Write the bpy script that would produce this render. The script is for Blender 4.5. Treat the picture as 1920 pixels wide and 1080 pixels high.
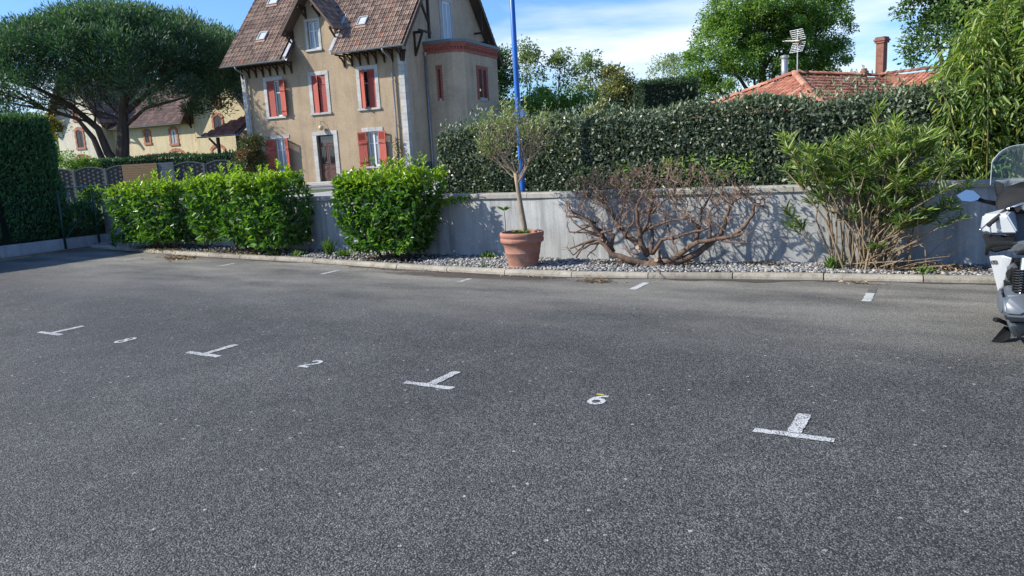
import bpy, bmesh, math, random
import numpy as np
from mathutils import Vector, Matrix
for o in list(bpy.data.objects): bpy.data.objects.remove(o)
scene = bpy.context.scene
COL = scene.collection
R = math.radians
rng = np.random.default_rng(7)
random.seed(11)

# ------------------------------------------------------------------ camera
F, PT, RL, CH = 1398.0, 0.1756, 0.0538, 1.60
fw = np.array([0, math.cos(PT), -math.sin(PT)]); rt0 = np.array([1.0, 0, 0]); up0 = np.cross(rt0, fw)
rt = math.cos(RL) * rt0 - math.sin(RL) * up0; up = math.sin(RL) * rt0 + math.cos(RL) * up0
cd = bpy.data.cameras.new('camera'); cam = bpy.data.objects.new('camera', cd); COL.objects.link(cam)
cd.sensor_width = 36; cd.lens = F / 1920 * 36; cd.clip_start = 0.05; cd.clip_end = 3000
cam.matrix_world = Matrix(((rt[0], up[0], -fw[0], 0), (rt[1], up[1], -fw[1], 0), (rt[2], up[2], -fw[2], CH), (0, 0, 0, 1)))
scene.camera = cam

# ------------------------------------------------------------------ sky and sun
SUN_EL = R(36)
LOT_A = -0.541                                    # heading of the row of parking bays
TRAVEL = LOT_A + R(38)                            # horizontal heading of the sunlight
T = Vector((math.cos(TRAVEL) * math.cos(SUN_EL), math.sin(TRAVEL) * math.cos(SUN_EL), -math.sin(SUN_EL)))
SUN_ROT = math.atan2(-T.x, -T.y)
world = bpy.data.worlds.new('World'); scene.world = world; world.use_nodes = True
nt = world.node_tree; nt.nodes.clear()
def wn(t, **k):
    n = nt.nodes.new(t)
    for a, b in k.items(): setattr(n, a, b)
    return n
out = wn('ShaderNodeOutputWorld'); bg = wn('ShaderNodeBackground'); bg.inputs['Strength'].default_value = 0.15
sky = wn('ShaderNodeTexSky', sky_type='NISHITA', sun_disc=False, sun_elevation=SUN_EL, sun_rotation=SUN_ROT, altitude=50, air_density=1.0, dust_density=0.6, ozone_density=2.5)
tc = wn('ShaderNodeTexCoord'); sep = wn('ShaderNodeSeparateXYZ'); nt.links.new(tc.outputs['Generated'], sep.inputs[0])
addz = wn('ShaderNodeMath', operation='ADD'); addz.inputs[1].default_value = 0.12; nt.links.new(sep.outputs['Z'], addz.inputs[0])
mx = wn('ShaderNodeMath', operation='MAXIMUM'); mx.inputs[1].default_value = 0.05; nt.links.new(addz.outputs[0], mx.inputs[0])
dx = wn('ShaderNodeMath', operation='DIVIDE'); dy = wn('ShaderNodeMath', operation='DIVIDE')
nt.links.new(sep.outputs['X'], dx.inputs[0]); nt.links.new(mx.outputs[0], dx.inputs[1]); nt.links.new(sep.outputs['Y'], dy.inputs[0]); nt.links.new(mx.outputs[0], dy.inputs[1])
cmb = wn('ShaderNodeCombineXYZ'); nt.links.new(dx.outputs[0], cmb.inputs[0]); nt.links.new(dy.outputs[0], cmb.inputs[1])
nz = wn('ShaderNodeTexNoise'); nz.inputs['Scale'].default_value = 0.55; nz.inputs['Detail'].default_value = 8; nz.inputs['Roughness'].default_value = 0.55; nz.inputs['Distortion'].default_value = 0.3
mp = wn('ShaderNodeMapping'); mp.inputs['Location'].default_value = (5.3, 4.1, 0); mp.inputs['Scale'].default_value = (0.8, 1.1, 1)
nt.links.new(cmb.outputs[0], mp.inputs[0]); nt.links.new(mp.outputs[0], nz.inputs['Vector'])
cr = wn('ShaderNodeValToRGB'); cr.color_ramp.elements[0].position = 0.52; cr.color_ramp.elements[1].position = 0.7; lowz = wn('ShaderNodeMath', operation='MULTIPLY_ADD'); lowz.inputs[1].default_value = -1.3; lowz.inputs[2].default_value = 0.21; nt.links.new(sep.outputs['Z'], lowz.inputs[0])
lowm = wn('ShaderNodeMath', operation='MAXIMUM'); lowm.inputs[1].default_value = -0.04; nt.links.new(lowz.outputs[0], lowm.inputs[0])
cadd = wn('ShaderNodeMath', operation='ADD'); nt.links.new(nz.outputs['Fac'], cadd.inputs[0]); nt.links.new(lowm.outputs[0], cadd.inputs[1]); nt.links.new(cadd.outputs[0], cr.inputs[0])
cm = wn('ShaderNodeMath', operation='MULTIPLY'); cm.inputs[1].default_value = 0.85; nt.links.new(cr.outputs[0], cm.inputs[0])
tint = wn('ShaderNodeMix', data_type='RGBA', blend_type='MULTIPLY'); tint.inputs[0].default_value = 1.0; tint.inputs[7].default_value = (0.47, 0.66, 0.90, 1); nt.links.new(sky.outputs[0], tint.inputs[6])
mixc = wn('ShaderNodeMix', data_type='RGBA'); nt.links.new(cm.outputs[0], mixc.inputs[0]); nt.links.new(tint.outputs[2], mixc.inputs[6]); mixc.inputs[7].default_value = (4.7, 5.0, 5.3, 1)
nt.links.new(mixc.outputs[2], bg.inputs[0]); nt.links.new(bg.outputs[0], out.inputs[0])
sl = bpy.data.lights.new('sun', 'SUN'); sl.energy = 4.6; sl.angle = R(0.6); sl.color = (1.0, 0.94, 0.82)
so = bpy.data.objects.new('sun', sl); COL.objects.link(so); so.rotation_euler = T.to_track_quat('-Z', 'Y').to_euler(); so.location = (-20, -10, 30)
vs = scene.view_settings; vs.view_transform = 'Standard'; vs.look = 'None'; vs.exposure = 0.7; vs.gamma = 1.0; vs.use_curve_mapping = False
scene.render.engine = 'CYCLES'

# ------------------------------------------------------------------ frames of reference
LO = np.array([-4.91, 7.78, 0.0])
LU = np.array([math.cos(LOT_A), math.sin(LOT_A), 0]); LV = np.array([-LU[1], LU[0], 0])
def lot(s, v, z=0.0): return LO + LU * s + LV * v + np.array([0, 0, z])
LOTM = Matrix.Translation(Vector(LO)) @ Matrix.Rotation(LOT_A, 4, 'Z')
TER = 0.60                                         # level of the land behind the wall
def interp(pts, x): return float(np.interp(x, [p[0] for p in pts], [p[1] for p in pts]))
KERB = [(-9.2, 5.72), (-7.3, 5.46), (-5.2, 5.17), (-3, 4.97), (-1.4, 4.86), (0, 4.7), (1, 4.57), (2.1, 4.47), (3.1, 4.43), (4.1, 4.47), (5, 4.6), (5.9, 4.76), (6.9, 4.9), (8, 5.02), (9, 5.12), (12.2, 5.4)]
WALL = [(-9.7, 6.5), (-5.8, 6.2), (-2.2, 5.9), (1.3, 5.64), (3.4, 5.56), (6.2, 5.7), (8.6, 5.95), (12.4, 6.35)]
def kv(s): return interp(KERB, s)
def wv(s): return interp(WALL, s)

# ------------------------------------------------------------------ materials
MATS = {}
def nodes_of(name):
    m = bpy.data.materials.new(name); m.use_nodes = True; t = m.node_tree; b = t.nodes['Principled BSDF']; return m, t, b
def link(t, a, b): t.links.new(a, b)
def N(t, typ, **k):
    n = t.nodes.new(typ)
    for a, b in k.items():
        if a in n.inputs: n.inputs[a].default_value = b
        else: setattr(n, a, b)
    return n
def noise(t, vec, scale, detail=4, rough=0.6, dist=0.0):
    n = N(t, 'ShaderNodeTexNoise'); n.inputs['Scale'].default_value = scale; n.inputs['Detail'].default_value = detail
    n.inputs['Roughness'].default_value = rough; n.inputs['Distortion'].default_value = dist
    if vec is not None: link(t, vec, n.inputs['Vector'])
    return n.outputs['Fac']
def ramp(t, fac, stops):
    r = N(t, 'ShaderNodeValToRGB'); e = r.color_ramp.elements
    while len(e) < len(stops): e.new(0.5)
    for i, (p, c) in enumerate(stops):
        e[i].position = p; e[i].color = (c if len(c) == 4 else (*c, 1)) if not isinstance(c, (int, float)) else (c, c, c, 1)
    link(t, fac, r.inputs[0]); return r.outputs[0]
def mixc_(t, fac, a, b, mode='MIX'):
    m = N(t, 'ShaderNodeMix', data_type='RGBA', blend_type=mode)
    for s, x in ((0, fac), (6, a), (7, b)):
        if hasattr(x, 'is_output'): link(t, x, m.inputs[s])
        else: m.inputs[s].default_value = x if s == 0 else (*x, 1)
    return m.outputs[2]
def mth(t, op, a, b=0.0):
    m = N(t, 'ShaderNodeMath', operation=op)
    for s, x in ((0, a), (1, b)):
        if hasattr(x, 'is_output'): link(t, x, m.inputs[s])
        else: m.inputs[s].default_value = x
    return m.outputs[0]
def bump(t, b, h, strength, dist):
    n = N(t, 'ShaderNodeBump'); n.inputs['Strength'].default_value = strength; n.inputs['Distance'].default_value = dist
    link(t, h, n.inputs['Height']); link(t, n.outputs[0], b.inputs['Normal'])
def objc(t): return N(t, 'ShaderNodeTexCoord').outputs['Object']
def scaled(t, vec, sc):
    m = N(t, 'ShaderNodeMapping'); m.inputs['Scale'].default_value = sc; link(t, vec, m.inputs[0]); return m.outputs[0]
def attr(t, n): return N(t, 'ShaderNodeAttribute', attribute_name=n).outputs['Fac']
def simple(name, c1, c2=None, scale=6, rough=0.6, bs=0.0, bscale=40, bdist=0.01, metal=0.0, stretch=(1, 1, 1), spec=0.5, rnd=0.0):
    if name in MATS: return MATS[name]
    m, t, b = nodes_of(name); v = scaled(t, objc(t), stretch)
    c2 = c2 or tuple(x * 0.7 for x in c1)
    n1 = noise(t, v, scale, 6, 0.65)
    c = ramp(t, n1, [(0.3, c2), (0.7, c1)])
    if rnd:
        oi = N(t, 'ShaderNodeObjectInfo').outputs['Random']
        c = mixc_(t, 1.0, c, ramp(t, oi, [(0, 1 - rnd), (1, 1.0)]), 'MULTIPLY')
    link(t, c, b.inputs['Base Color']); b.inputs['Roughness'].default_value = rough; b.inputs['Metallic'].default_value = metal
    b.inputs['Specular IOR Level'].default_value = spec
    if bs: bump(t, b, noise(t, v, bscale, 4, 0.6), bs, bdist)
    MATS[name] = m; return m

def asphalt():
    m, t, b = nodes_of('asphalt'); v = objc(t)
    vor = N(t, 'ShaderNodeTexVoronoi', feature='F1'); vor.inputs['Scale'].default_value = 125; link(t, v, vor.inputs['Vector'])
    vs2 = N(t, 'ShaderNodeTexVoronoi', feature='F1'); vs2.inputs['Scale'].default_value = 48; link(t, v, vs2.inputs['Vector'])
    sepc = N(t, 'ShaderNodeSeparateColor'); link(t, vor.outputs['Color'], sepc.inputs[0])
    sep2 = N(t, 'ShaderNodeSeparateColor'); link(t, vs2.outputs['Color'], sep2.inputs[0])
    stone = ramp(t, sepc.outputs[0], [(0.0, (0.040, 0.040, 0.039)), (0.35, (0.082, 0.082, 0.080)), (0.75, (0.148, 0.147, 0.143)), (0.97, (0.22, 0.217, 0.21)), (1.0, (0.34, 0.33, 0.31))])
    gap = ramp(t, vor.outputs['Distance'], [(0.3, 1.0), (0.72, 0.22)])
    c = mixc_(t, 1.0, stone, gap, 'MULTIPLY')
    big = ramp(t, sep2.outputs[1], [(0.95, 0.0), (1.0, 0.5)])
    c = mixc_(t, big, c, (0.19, 0.185, 0.175))
    # pale stone chips
    vs3 = N(t, 'ShaderNodeTexVoronoi', feature='F1'); vs3.inputs['Scale'].default_value = 9; link(t, v, vs3.inputs['Vector'])
    chip = ramp(t, vs3.outputs['Distance'], [(0.07, 0.75), (0.11, 0.0)])
    s3 = N(t, 'ShaderNodeSeparateColor'); link(t, vs3.outputs['Color'], s3.inputs[0])
    chip = mth(t, 'MULTIPLY', chip, ramp(t, s3.outputs[2], [(0.93, 0.0), (0.95, 1.0)]))
    c = mixc_(t, chip, c, (0.42, 0.40, 0.37))
    patch = ramp(t, noise(t, v, 0.45, 5, 0.6, 0.4), [(0.3, 0.74), (0.72, 1.2)])
    c = mixc_(t, 1.0, c, patch, 'MULTIPLY')
    c = mixc_(t, 1.0, c, ramp(t, noise(t, v, 2.6, 6, 0.7, 0.6), [(0.32, 0.82), (0.68, 1.14)]), 'MULTIPLY')
    oil = N(t, 'ShaderNodeTexVoronoi', feature='F1'); oil.inputs['Scale'].default_value = 0.42; link(t, scaled(t, v, (1, 0.7, 1)), oil.inputs['Vector'])
    od = mth(t, 'ADD', oil.outputs['Distance'], mth(t, 'MULTIPLY', mth(t, 'SUBTRACT', noise(t, v, 3.5, 6, 0.7), 0.5), 0.35))
    c = mixc_(t, 1.0, c, ramp(t, od, [(0.02, 0.72), (0.16, 1.0)]), 'MULTIPLY')
    # wheel-worn, dustier bands across the bays; paler far end paints in grazing light
    sx = N(t, 'ShaderNodeSeparateXYZ'); link(t, v, sx.inputs[0])
    dust_sheen = ramp(t, noise(t, scaled(t, v, (0.35, 1.1, 1)), 1.3, 5, 0.6), [(0.30, 0.0), (0.62, 1.0)])
    far = ramp(t, mth(t, 'MULTIPLY', sx.outputs[1], 0.2), [(0.25, 0.0), (0.8, 0.9)])
    dust_sheen = mth(t, 'MULTIPLY', dust_sheen, far)
    c = mixc_(t, dust_sheen, c, mixc_(t, 1.0, (0.25, 0.236, 0.212), ramp(t, sepc.outputs[1], [(0.0, 0.5), (1.0, 1.35)]), 'MULTIPLY'))
    # brown leaf mould in the gutter in front of the pot
    dvx = mth(t, 'MULTIPLY', mth(t, 'SUBTRACT', sx.outputs[0], 2.45), 0.62); dvy = mth(t, 'MULTIPLY', mth(t, 'SUBTRACT', sx.outputs[1], 4.27), 4.6)
    rr = mth(t, 'ADD', mth(t, 'MULTIPLY', dvx, dvx), mth(t, 'MULTIPLY', dvy, dvy))
    rr = mth(t, 'ADD', rr, mth(t, 'MULTIPLY', mth(t, 'SUBTRACT', noise(t, v, 5, 5, 0.7), 0.5), 1.6))
    mould = ramp(t, rr, [(0.5, 0.8), (0.95, 0.0)])
    c = mixc_(t, mould, c, (0.055, 0.038, 0.03)); c = mixc_(t, 1.0, c, (1.03, 1.03, 1.0), 'MULTIPLY')
    link(t, c, b.inputs['Base Color']); b.inputs['Roughness'].default_value = 0.72; b.inputs['Specular IOR Level'].default_value = 0.45
    h = ramp(t, vor.outputs['Distance'], [(0.0, 1.0), (0.8, 0.0)])
    bump(t, b, h, 0.75, 0.006)
    return m
def paint_mat(name, wear):
    m, t, b = nodes_of(name); v = objc(t)
    vor = N(t, 'ShaderNodeTexVoronoi', feature='F1'); vor.inputs['Scale'].default_value = 105; link(t, v, vor.inputs['Vector'])
    w = mth(t, 'ADD', mth(t, 'MULTIPLY', vor.outputs['Distance'], 0.8), mth(t, 'MULTIPLY', noise(t, v, 9, 5, 0.7), 0.6))
    f = ramp(t, w, [(wear, 0.0), (wear + 0.12, 1.0)])
    c = mixc_(t, f, (0.50, 0.505, 0.50), (0.085, 0.085, 0.083)); link(t, c, b.inputs['Base Color']); b.inputs['Roughness'].default_value = 0.65
    bump(t, b, ramp(t, vor.outputs['Distance'], [(0.0, 1.0), (0.8, 0.0)]), 0.4, 0.004)
    return m
def concrete(name, c1, c2, streak=0.6, bs=0.25):
    m, t, b = nodes_of(name); v = objc(t)
    n1 = noise(t, v, 1.6, 7, 0.65, 0.2); c = ramp(t, n1, [(0.28, c2), (0.7, c1)])
    st = ramp(t, noise(t, scaled(t, v, (5.0, 5.0, 0.35)), 1.4, 5, 0.7), [(0.45, 1.0), (0.75, 1 - streak)])
    c = mixc_(t, 1.0, c, st, 'MULTIPLY')
    lite = ramp(t, noise(t, scaled(t, v, (7.0, 7.0, 0.5)), 1.9, 4, 0.6), [(0.60, 0.0), (0.74, 0.4)])
    c = mixc_(t, lite, c, tuple(min(1, x * 1.5) for x in c1))
    c = mixc_(t, ramp(t, noise(t, v, 30, 4, 0.7), [(0.4, 0.0), (0.75, 0.25)]), c, tuple(x * 0.5 for x in c2))
    link(t, c, b.inputs['Base Color']); b.inputs['Roughness'].default_value = 0.85
    bump(t, b, noise(t, v, 55, 5, 0.7), bs, 0.01); return m
def stucco(name, c1, c2, bs=0.5):
    m, t, b = nodes_of(name); v = objc(t)
    c = ramp(t, noise(t, v, 0.7, 7, 0.65, 0.3), [(0.3, c2), (0.7, c1)])
    st = ramp(t, noise(t, scaled(t, v, (2.2, 2.2, 0.25)), 1.0, 5, 0.7), [(0.48, 1.0), (0.78, 0.66)])
    c = mixc_(t, 1.0, c, st, 'MULTIPLY')
    crk = ramp(t, noise(t, v, 0.9, 9, 0.8, 1.5), [(0.49, 0.0), (0.5, 0.5), (0.51, 0.0)])
    c = mixc_(t, crk, c, tuple(min(1, x * 1.35) for x in c1))
    sp = ramp(t, noise(t, v, 14, 5, 0.75), [(0.35, 0.86), (0.65, 1.08)])
    c = mixc_(t, 1.0, c, sp, 'MULTIPLY')
    link(t, c, b.inputs['Base Color']); b.inputs['Roughness'].default_value = 0.9; b.inputs['Specular IOR Level'].default_value = 0.25
    bump(t, b, noise(t, v, 18, 6, 0.75), bs, 0.03); return m
def tile_mat(name, stops, bs=0.2):
    m, t, b = nodes_of(name); v = objc(t); c = ramp(t, attr(t, 'rnd'), stops)
    c = mixc_(t, 1.0, c, ramp(t, noise(t, v, 3.0, 6, 0.7), [(0.3, 0.62), (0.7, 1.15)]), 'MULTIPLY')
    c = mixc_(t, ramp(t, noise(t, v, 9, 5, 0.7), [(0.58, 0.0), (0.75, 0.5)]), c, (0.05, 0.048, 0.045))
    link(t, c, b.inputs['Base Color']); b.inputs['Roughness'].default_value = 0.85; bump(t, b, noise(t, v, 25, 4, 0.7), bs, 0.01); return m
def tile_obj_mat(name, stops):
    m, t, b = nodes_of(name); v = objc(t); c = ramp(t, N(t, 'ShaderNodeObjectInfo').outputs['Random'], stops)
    g = N(t, 'ShaderNodeNewGeometry').outputs['Position']
    c = mixc_(t, 1.0, c, ramp(t, noise(t, g, 4.0, 6, 0.7), [(0.3, 0.7), (0.7, 1.12)]), 'MULTIPLY')
    c = mixc_(t, ramp(t, noise(t, g, 7, 5, 0.7), [(0.6, 0.0), (0.78, 0.55)]), c, (0.07, 0.06, 0.055))
    link(t, c, b.inputs['Base Color']); b.inputs['Roughness'].default_value = 0.85; bump(t, b, noise(t, v, 30, 4, 0.7), 0.2, 0.01); return m
def brick_mat(name, scale=8.0, c1=(0.34, 0.10, 0.06), c2=(0.22, 0.06, 0.04), mortar=(0.36, 0.28, 0.23), flat=False):
    m, t, b = nodes_of(name); v = objc(t)
    sx = N(t, 'ShaderNodeSeparateXYZ'); link(t, v, sx.inputs[0]); cb = N(t, 'ShaderNodeCombineXYZ')
    link(t, mth(t, 'ADD', sx.outputs[0], sx.outputs[1]), cb.inputs[0]); link(t, sx.outputs[2], cb.inputs[1])
    br = N(t, 'ShaderNodeTexBrick'); br.inputs['Scale'].default_value = scale; br.inputs['Mortar Size'].default_value = 0.025; br.inputs['Color1'].default_value = (*c1, 1); br.inputs['Color2'].default_value = (*c2, 1); br.inputs['Mortar'].default_value = (*mortar, 1)
    br.inputs['Row Height'].default_value = 0.5; br.inputs['Brick Width'].default_value = 1.6
    link(t, cb.outputs[0], br.inputs['Vector'])
    c = mixc_(t, 1.0, br.outputs['Color'], ramp(t, noise(t, v, 6, 5, 0.7), [(0.3, 0.7), (0.7, 1.15)]), 'MULTIPLY')
    link(t, c, b.inputs['Base Color']); b.inputs['Roughness'].default_value = 0.85; bump(t, b, br.outputs['Fac'], -0.5, 0.01); return m
def leaf_mat(name, stops, young=None, trans=0.3, rough=0.45, spec=0.5, tcol=None):
    m, t, b = nodes_of(name); c = ramp(t, attr(t, 'rnd'), stops)
    if young: c = mixc_(t, attr(t, 'tone'), c, young)
    link(t, c, b.inputs['Base Color']); b.inputs['Roughness'].default_value = rough; b.inputs['Specular IOR Level'].default_value = spec
    tr = N(t, 'ShaderNodeBsdfTranslucent'); tc_ = mixc_(t, 1.0, c, tcol or (1.5, 1.7, 0.6), 'MULTIPLY'); link(t, tc_, tr.inputs['Color'])
    ms = N(t, 'ShaderNodeMixShader'); ms.inputs[0].default_value = trans
    link(t, b.outputs[0], ms.inputs[1]); link(t, tr.outputs[0], ms.inputs[2]); link(t, ms.outputs[0], t.nodes['Material Output'].inputs['Surface']); return m
def glass_mat(name, col, rough=0.06, fac=0.35):
    m, t, b = nodes_of(name); b.inputs['Base Color'].default_value = (*col, 1); b.inputs['Roughness'].default_value = rough; b.inputs['Specular IOR Level'].default_value = 0.9
    return m
def clear_mat(name, tint, fac):
    m, t, b = nodes_of(name); tr = N(t, 'ShaderNodeBsdfTransparent'); tr.inputs[0].default_value = (*tint, 1)
    b.inputs['Base Color'].default_value = (0.55, 0.62, 0.68, 1); b.inputs['Roughness'].default_value = 0.12
    ms = N(t, 'ShaderNodeMixShader'); ms.inputs[0].default_value = fac; link(t, tr.outputs[0], ms.inputs[1]); link(t, b.outputs[0], ms.inputs[2]); link(t, ms.outputs[0], t.nodes['Material Output'].inputs['Surface']); return m
def bark_mat(name, c1, c2, scale=12, stretch=(1, 1, 0.25), bs=0.6):
    return simple(name, c1, c2, scale, 0.9, bs, scale * 3, 0.02, stretch=stretch, spec=0.2)

# ------------------------------------------------------------------ mesh helpers
class MB:
    def __init__(s): s.v = []; s.f = []; s.rnd = []
    def add(s, vs, fs, r=None):
        o = len(s.v); s.v += [tuple(p) for p in vs]; s.f += [tuple(i + o for i in f) for f in fs]; s.rnd += [random.random() if r is None else r] * len(vs)
    def box(s, x0, x1, y0, y1, z0, z1, r=None):
        s.add([(x0, y0, z0), (x1, y0, z0), (x1, y1, z0), (x0, y1, z0), (x0, y0, z1), (x1, y0, z1), (x1, y1, z1), (x0, y1, z1)],
              [(0, 3, 2, 1), (4, 5, 6, 7), (0, 1, 5, 4), (1, 2, 6, 5), (2, 3, 7, 6), (3, 0, 4, 7)], r)
    def bar(s, a, b, w, h=None, upv=(0, 0, 1)):
        a = Vector(a); b = Vector(b); d = (b - a).normalized(); h = h or w; u = Vector(upv)
        if abs(d.dot(u)) > 0.98: u = Vector((0, 1, 0))
        sd = d.cross(u).normalized() * w / 2; u2 = sd.cross(d).normalized() * h / 2
        s.add([p + sd * i + u2 * j for p in (a, b) for i, j in ((-1, -1), (1, -1), (1, 1), (-1, 1))], [(0, 1, 2, 3), (7, 6, 5, 4), (0, 4, 5, 1), (1, 5, 6, 2), (2, 6, 7, 3), (3, 7, 4, 0)])
    def prism(s, poly, d):                       # poly: list of 3D points, extruded by vector d
        n = len(poly); d = Vector(d); p = [Vector(q) for q in poly]
        s.add(p + [q + d for q in p], [tuple(range(n))[::-1], tuple(range(n, 2 * n))] + [(i, (i + 1) % n, n + (i + 1) % n, n + i) for i in range(n)])
    def tube(s, path, radii, n=6, cap=True, r=None):
        path = [Vector(p) for p in path]
        if not hasattr(radii, '__len__'): radii = [radii] * len(path)
        vs = []; prev = None
        for i, p in enumerate(path):
            d = (path[min(i + 1, len(path) - 1)] - path[max(i - 1, 0)])
            d = d.normalized() if d.length > 1e-9 else Vector((0, 0, 1))
            if prev is None: a = d.orthogonal().normalized()
            else: a = (prev - d * prev.dot(d)); a = a.normalized() if a.length > 1e-6 else d.orthogonal().normalized()
            prev = a; b = d.cross(a)
            for k in range(n):
                t = 2 * math.pi * k / n; vs.append(p + (a * math.cos(t) + b * math.sin(t)) * radii[i])
        fs = [(i * n + k, i * n + (k + 1) % n, (i + 1) * n + (k + 1) % n, (i + 1) * n + k) for i in range(len(path) - 1) for k in range(n)]
        if cap: fs += [tuple(range(n))[::-1], tuple(range((len(path) - 1) * n, len(path) * n))]
        s.add(vs, fs, r)
    def lathe(s, prof, n=32, cx=0, cy=0, closed=False):
        vs = [(cx + r * math.cos(2 * math.pi * k / n), cy + r * math.sin(2 * math.pi * k / n), z) for r, z in prof for k in range(n)]
        s.add(vs, [(i * n + k, i * n + (k + 1) % n, (i + 1) * n + (k + 1) % n, (i + 1) * n + k) for i in range(len(prof) - 1) for k in range(n)])
    def quad(s, a, b, c, d, r=None): s.add([a, b, c, d], [(0, 1, 2, 3)], r)
    def mesh(s, name, mat, smooth=False):
        me = bpy.data.meshes.new(name); me.from_pydata(s.v, [], s.f); at = me.attributes.new('rnd', 'FLOAT', 'POINT'); at.data.foreach_set('value', s.rnd)
        if mat: me.materials.append(mat)
        if smooth: me.polygons.foreach_set('use_smooth', [True] * len(me.polygons))
        me.update(); return me
    def build(s, name, mat, parent=None, smooth=False, bevel=0.0, fix=True):
        me = s.mesh(name, mat, smooth)
        if bevel or fix:
            bm = bmesh.new(); bm.from_mesh(me); bmesh.ops.recalc_face_normals(bm, faces=bm.faces)
            if bevel: bmesh.ops.bevel(bm, geom=bm.edges[:], offset=bevel, segments=1, affect='EDGES')
            bm.to_mesh(me); bm.free()
        return put(name, me, parent)
def put(name, me, parent=None):
    o = bpy.data.objects.new(name, me); COL.objects.link(o)
    if parent is not None: o.parent = parent
    return o
def tag(o, label=None, cat=None, group=None, kind=None):
    if label: o['label'] = label
    if cat: o['category'] = cat
    if group: o['group'] = group
    if kind: o['kind'] = kind
    return o
def empty(name, loc, rz=0.0):
    o = bpy.data.objects.new(name, None); COL.objects.link(o); o.location = Vector(loc); o.rotation_euler = (0, 0, rz); o.empty_display_size = 0.3; return o
def in_lot(o): o.matrix_world = LOTM; return o
def copy_tree(o, parent=None):
    c = o.copy(); COL.objects.link(c); c.parent = parent
    for ch in o.children: copy_tree(ch, c)
    return c
def hull(name, pts, mat, parent, bevel=0.012, smooth=True, mirror=False):
    bm = bmesh.new()
    for p in pts: bm.verts.new(p)
    if mirror:
        for p in pts: bm.verts.new((-p[0], p[1], p[2]))
    r = bmesh.ops.convex_hull(bm, input=bm.verts[:])
    bmesh.ops.delete(bm, geom=[g for g in r['geom_interior'] if isinstance(g, bmesh.types.BMVert)], context='VERTS')
    bmesh.ops.dissolve_limit(bm, angle_limit=R(4), verts=bm.verts[:], edges=bm.edges[:])
    if bevel: bmesh.ops.bevel(bm, geom=bm.edges[:], offset=bevel, segments=3, affect='EDGES')
    me = bpy.data.meshes.new(name); bm.to_mesh(me); bm.free(); me.materials.append(mat)
    if smooth: me.polygons.foreach_set('use_smooth', [True] * len(me.polygons))
    o = put(name, me, parent); wn_ = o.modifiers.new('normals', 'WEIGHTED_NORMAL'); wn_.weight = 100; return o

def unit(a): return a / np.maximum(np.linalg.norm(a, axis=-1, keepdims=True), 1e-9)
def leaf_mesh(name, P, D, Nn, L, W, mat, rnd=None, tone=None, shape='hex', fold=0.25, curl=0.15):
    n = len(P); D = unit(D); S = unit(np.cross(D, Nn)); Nn = unit(np.cross(S, D))
    L = np.broadcast_to(np.asarray(L, float), (n,))[:, None]; W = np.broadcast_to(np.asarray(W, float), (n,))[:, None]
    if shape == 'hex':
        k = 6; up_ = Nn * W * fold; dr = -Nn * L * curl
        V = np.stack([P, P + D * L * .33 + S * W * .5 + up_, P + D * L * .7 + S * W * .4 + up_ + dr * .5, P + D * L + dr, P + D * L * .7 - S * W * .4 + up_ + dr * .5, P + D * L * .33 - S * W * .5 + up_], 1)
        idx = np.array([[0, 1, 2, 3], [0, 3, 4, 5]])
    elif shape == 'blade':
        k = 4; dr = -Nn * L * curl
        V = np.stack([P - S * W * .3, P + S * W * .3, P + D * L * .55 + S * W * .5, P + D * L + dr], 1); V2 = None
        idx = np.array([[0, 1, 2, 3]])
    else:
        k = 4; up_ = Nn * W * fold
        V = np.stack([P, P + D * L * .45 + S * W * .5 + up_, P + D * L, P + D * L * .45 - S * W * .5 + up_], 1); idx = np.array([[0, 1, 2, 3]])
    V = V.reshape(-1, 3); q = len(idx); nf = n * q
    loops = (np.arange(n)[:, None, None] * k + idx[None]).reshape(-1).astype(np.int32)
    me = bpy.data.meshes.new(name); me.vertices.add(len(V)); me.vertices.foreach_set('co', V.astype(np.float32).ravel())
    me.loops.add(len(loops)); me.loops.foreach_set('vertex_index', loops)
    me.polygons.add(nf); me.polygons.foreach_set('loop_start', np.arange(0, nf * 4, 4, dtype=np.int32)); me.polygons.foreach_set('loop_total', np.full(nf, 4, np.int32))
    for nm, a in (('rnd', rnd), ('tone', tone)):
        a = (rng.random(n) if nm == 'rnd' else np.zeros(n)) if a is None else np.broadcast_to(a, (n,))
        at = me.attributes.new(nm, 'FLOAT', 'POINT'); at.data.foreach_set('value', np.repeat(np.clip(a, 0, 1), k).astype(np.float32))
    me.materials.append(mat); me.update(calc_edges=True); me.validate(); return me
def rdir(n): return unit(rng.normal(size=(n, 3)))
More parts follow.
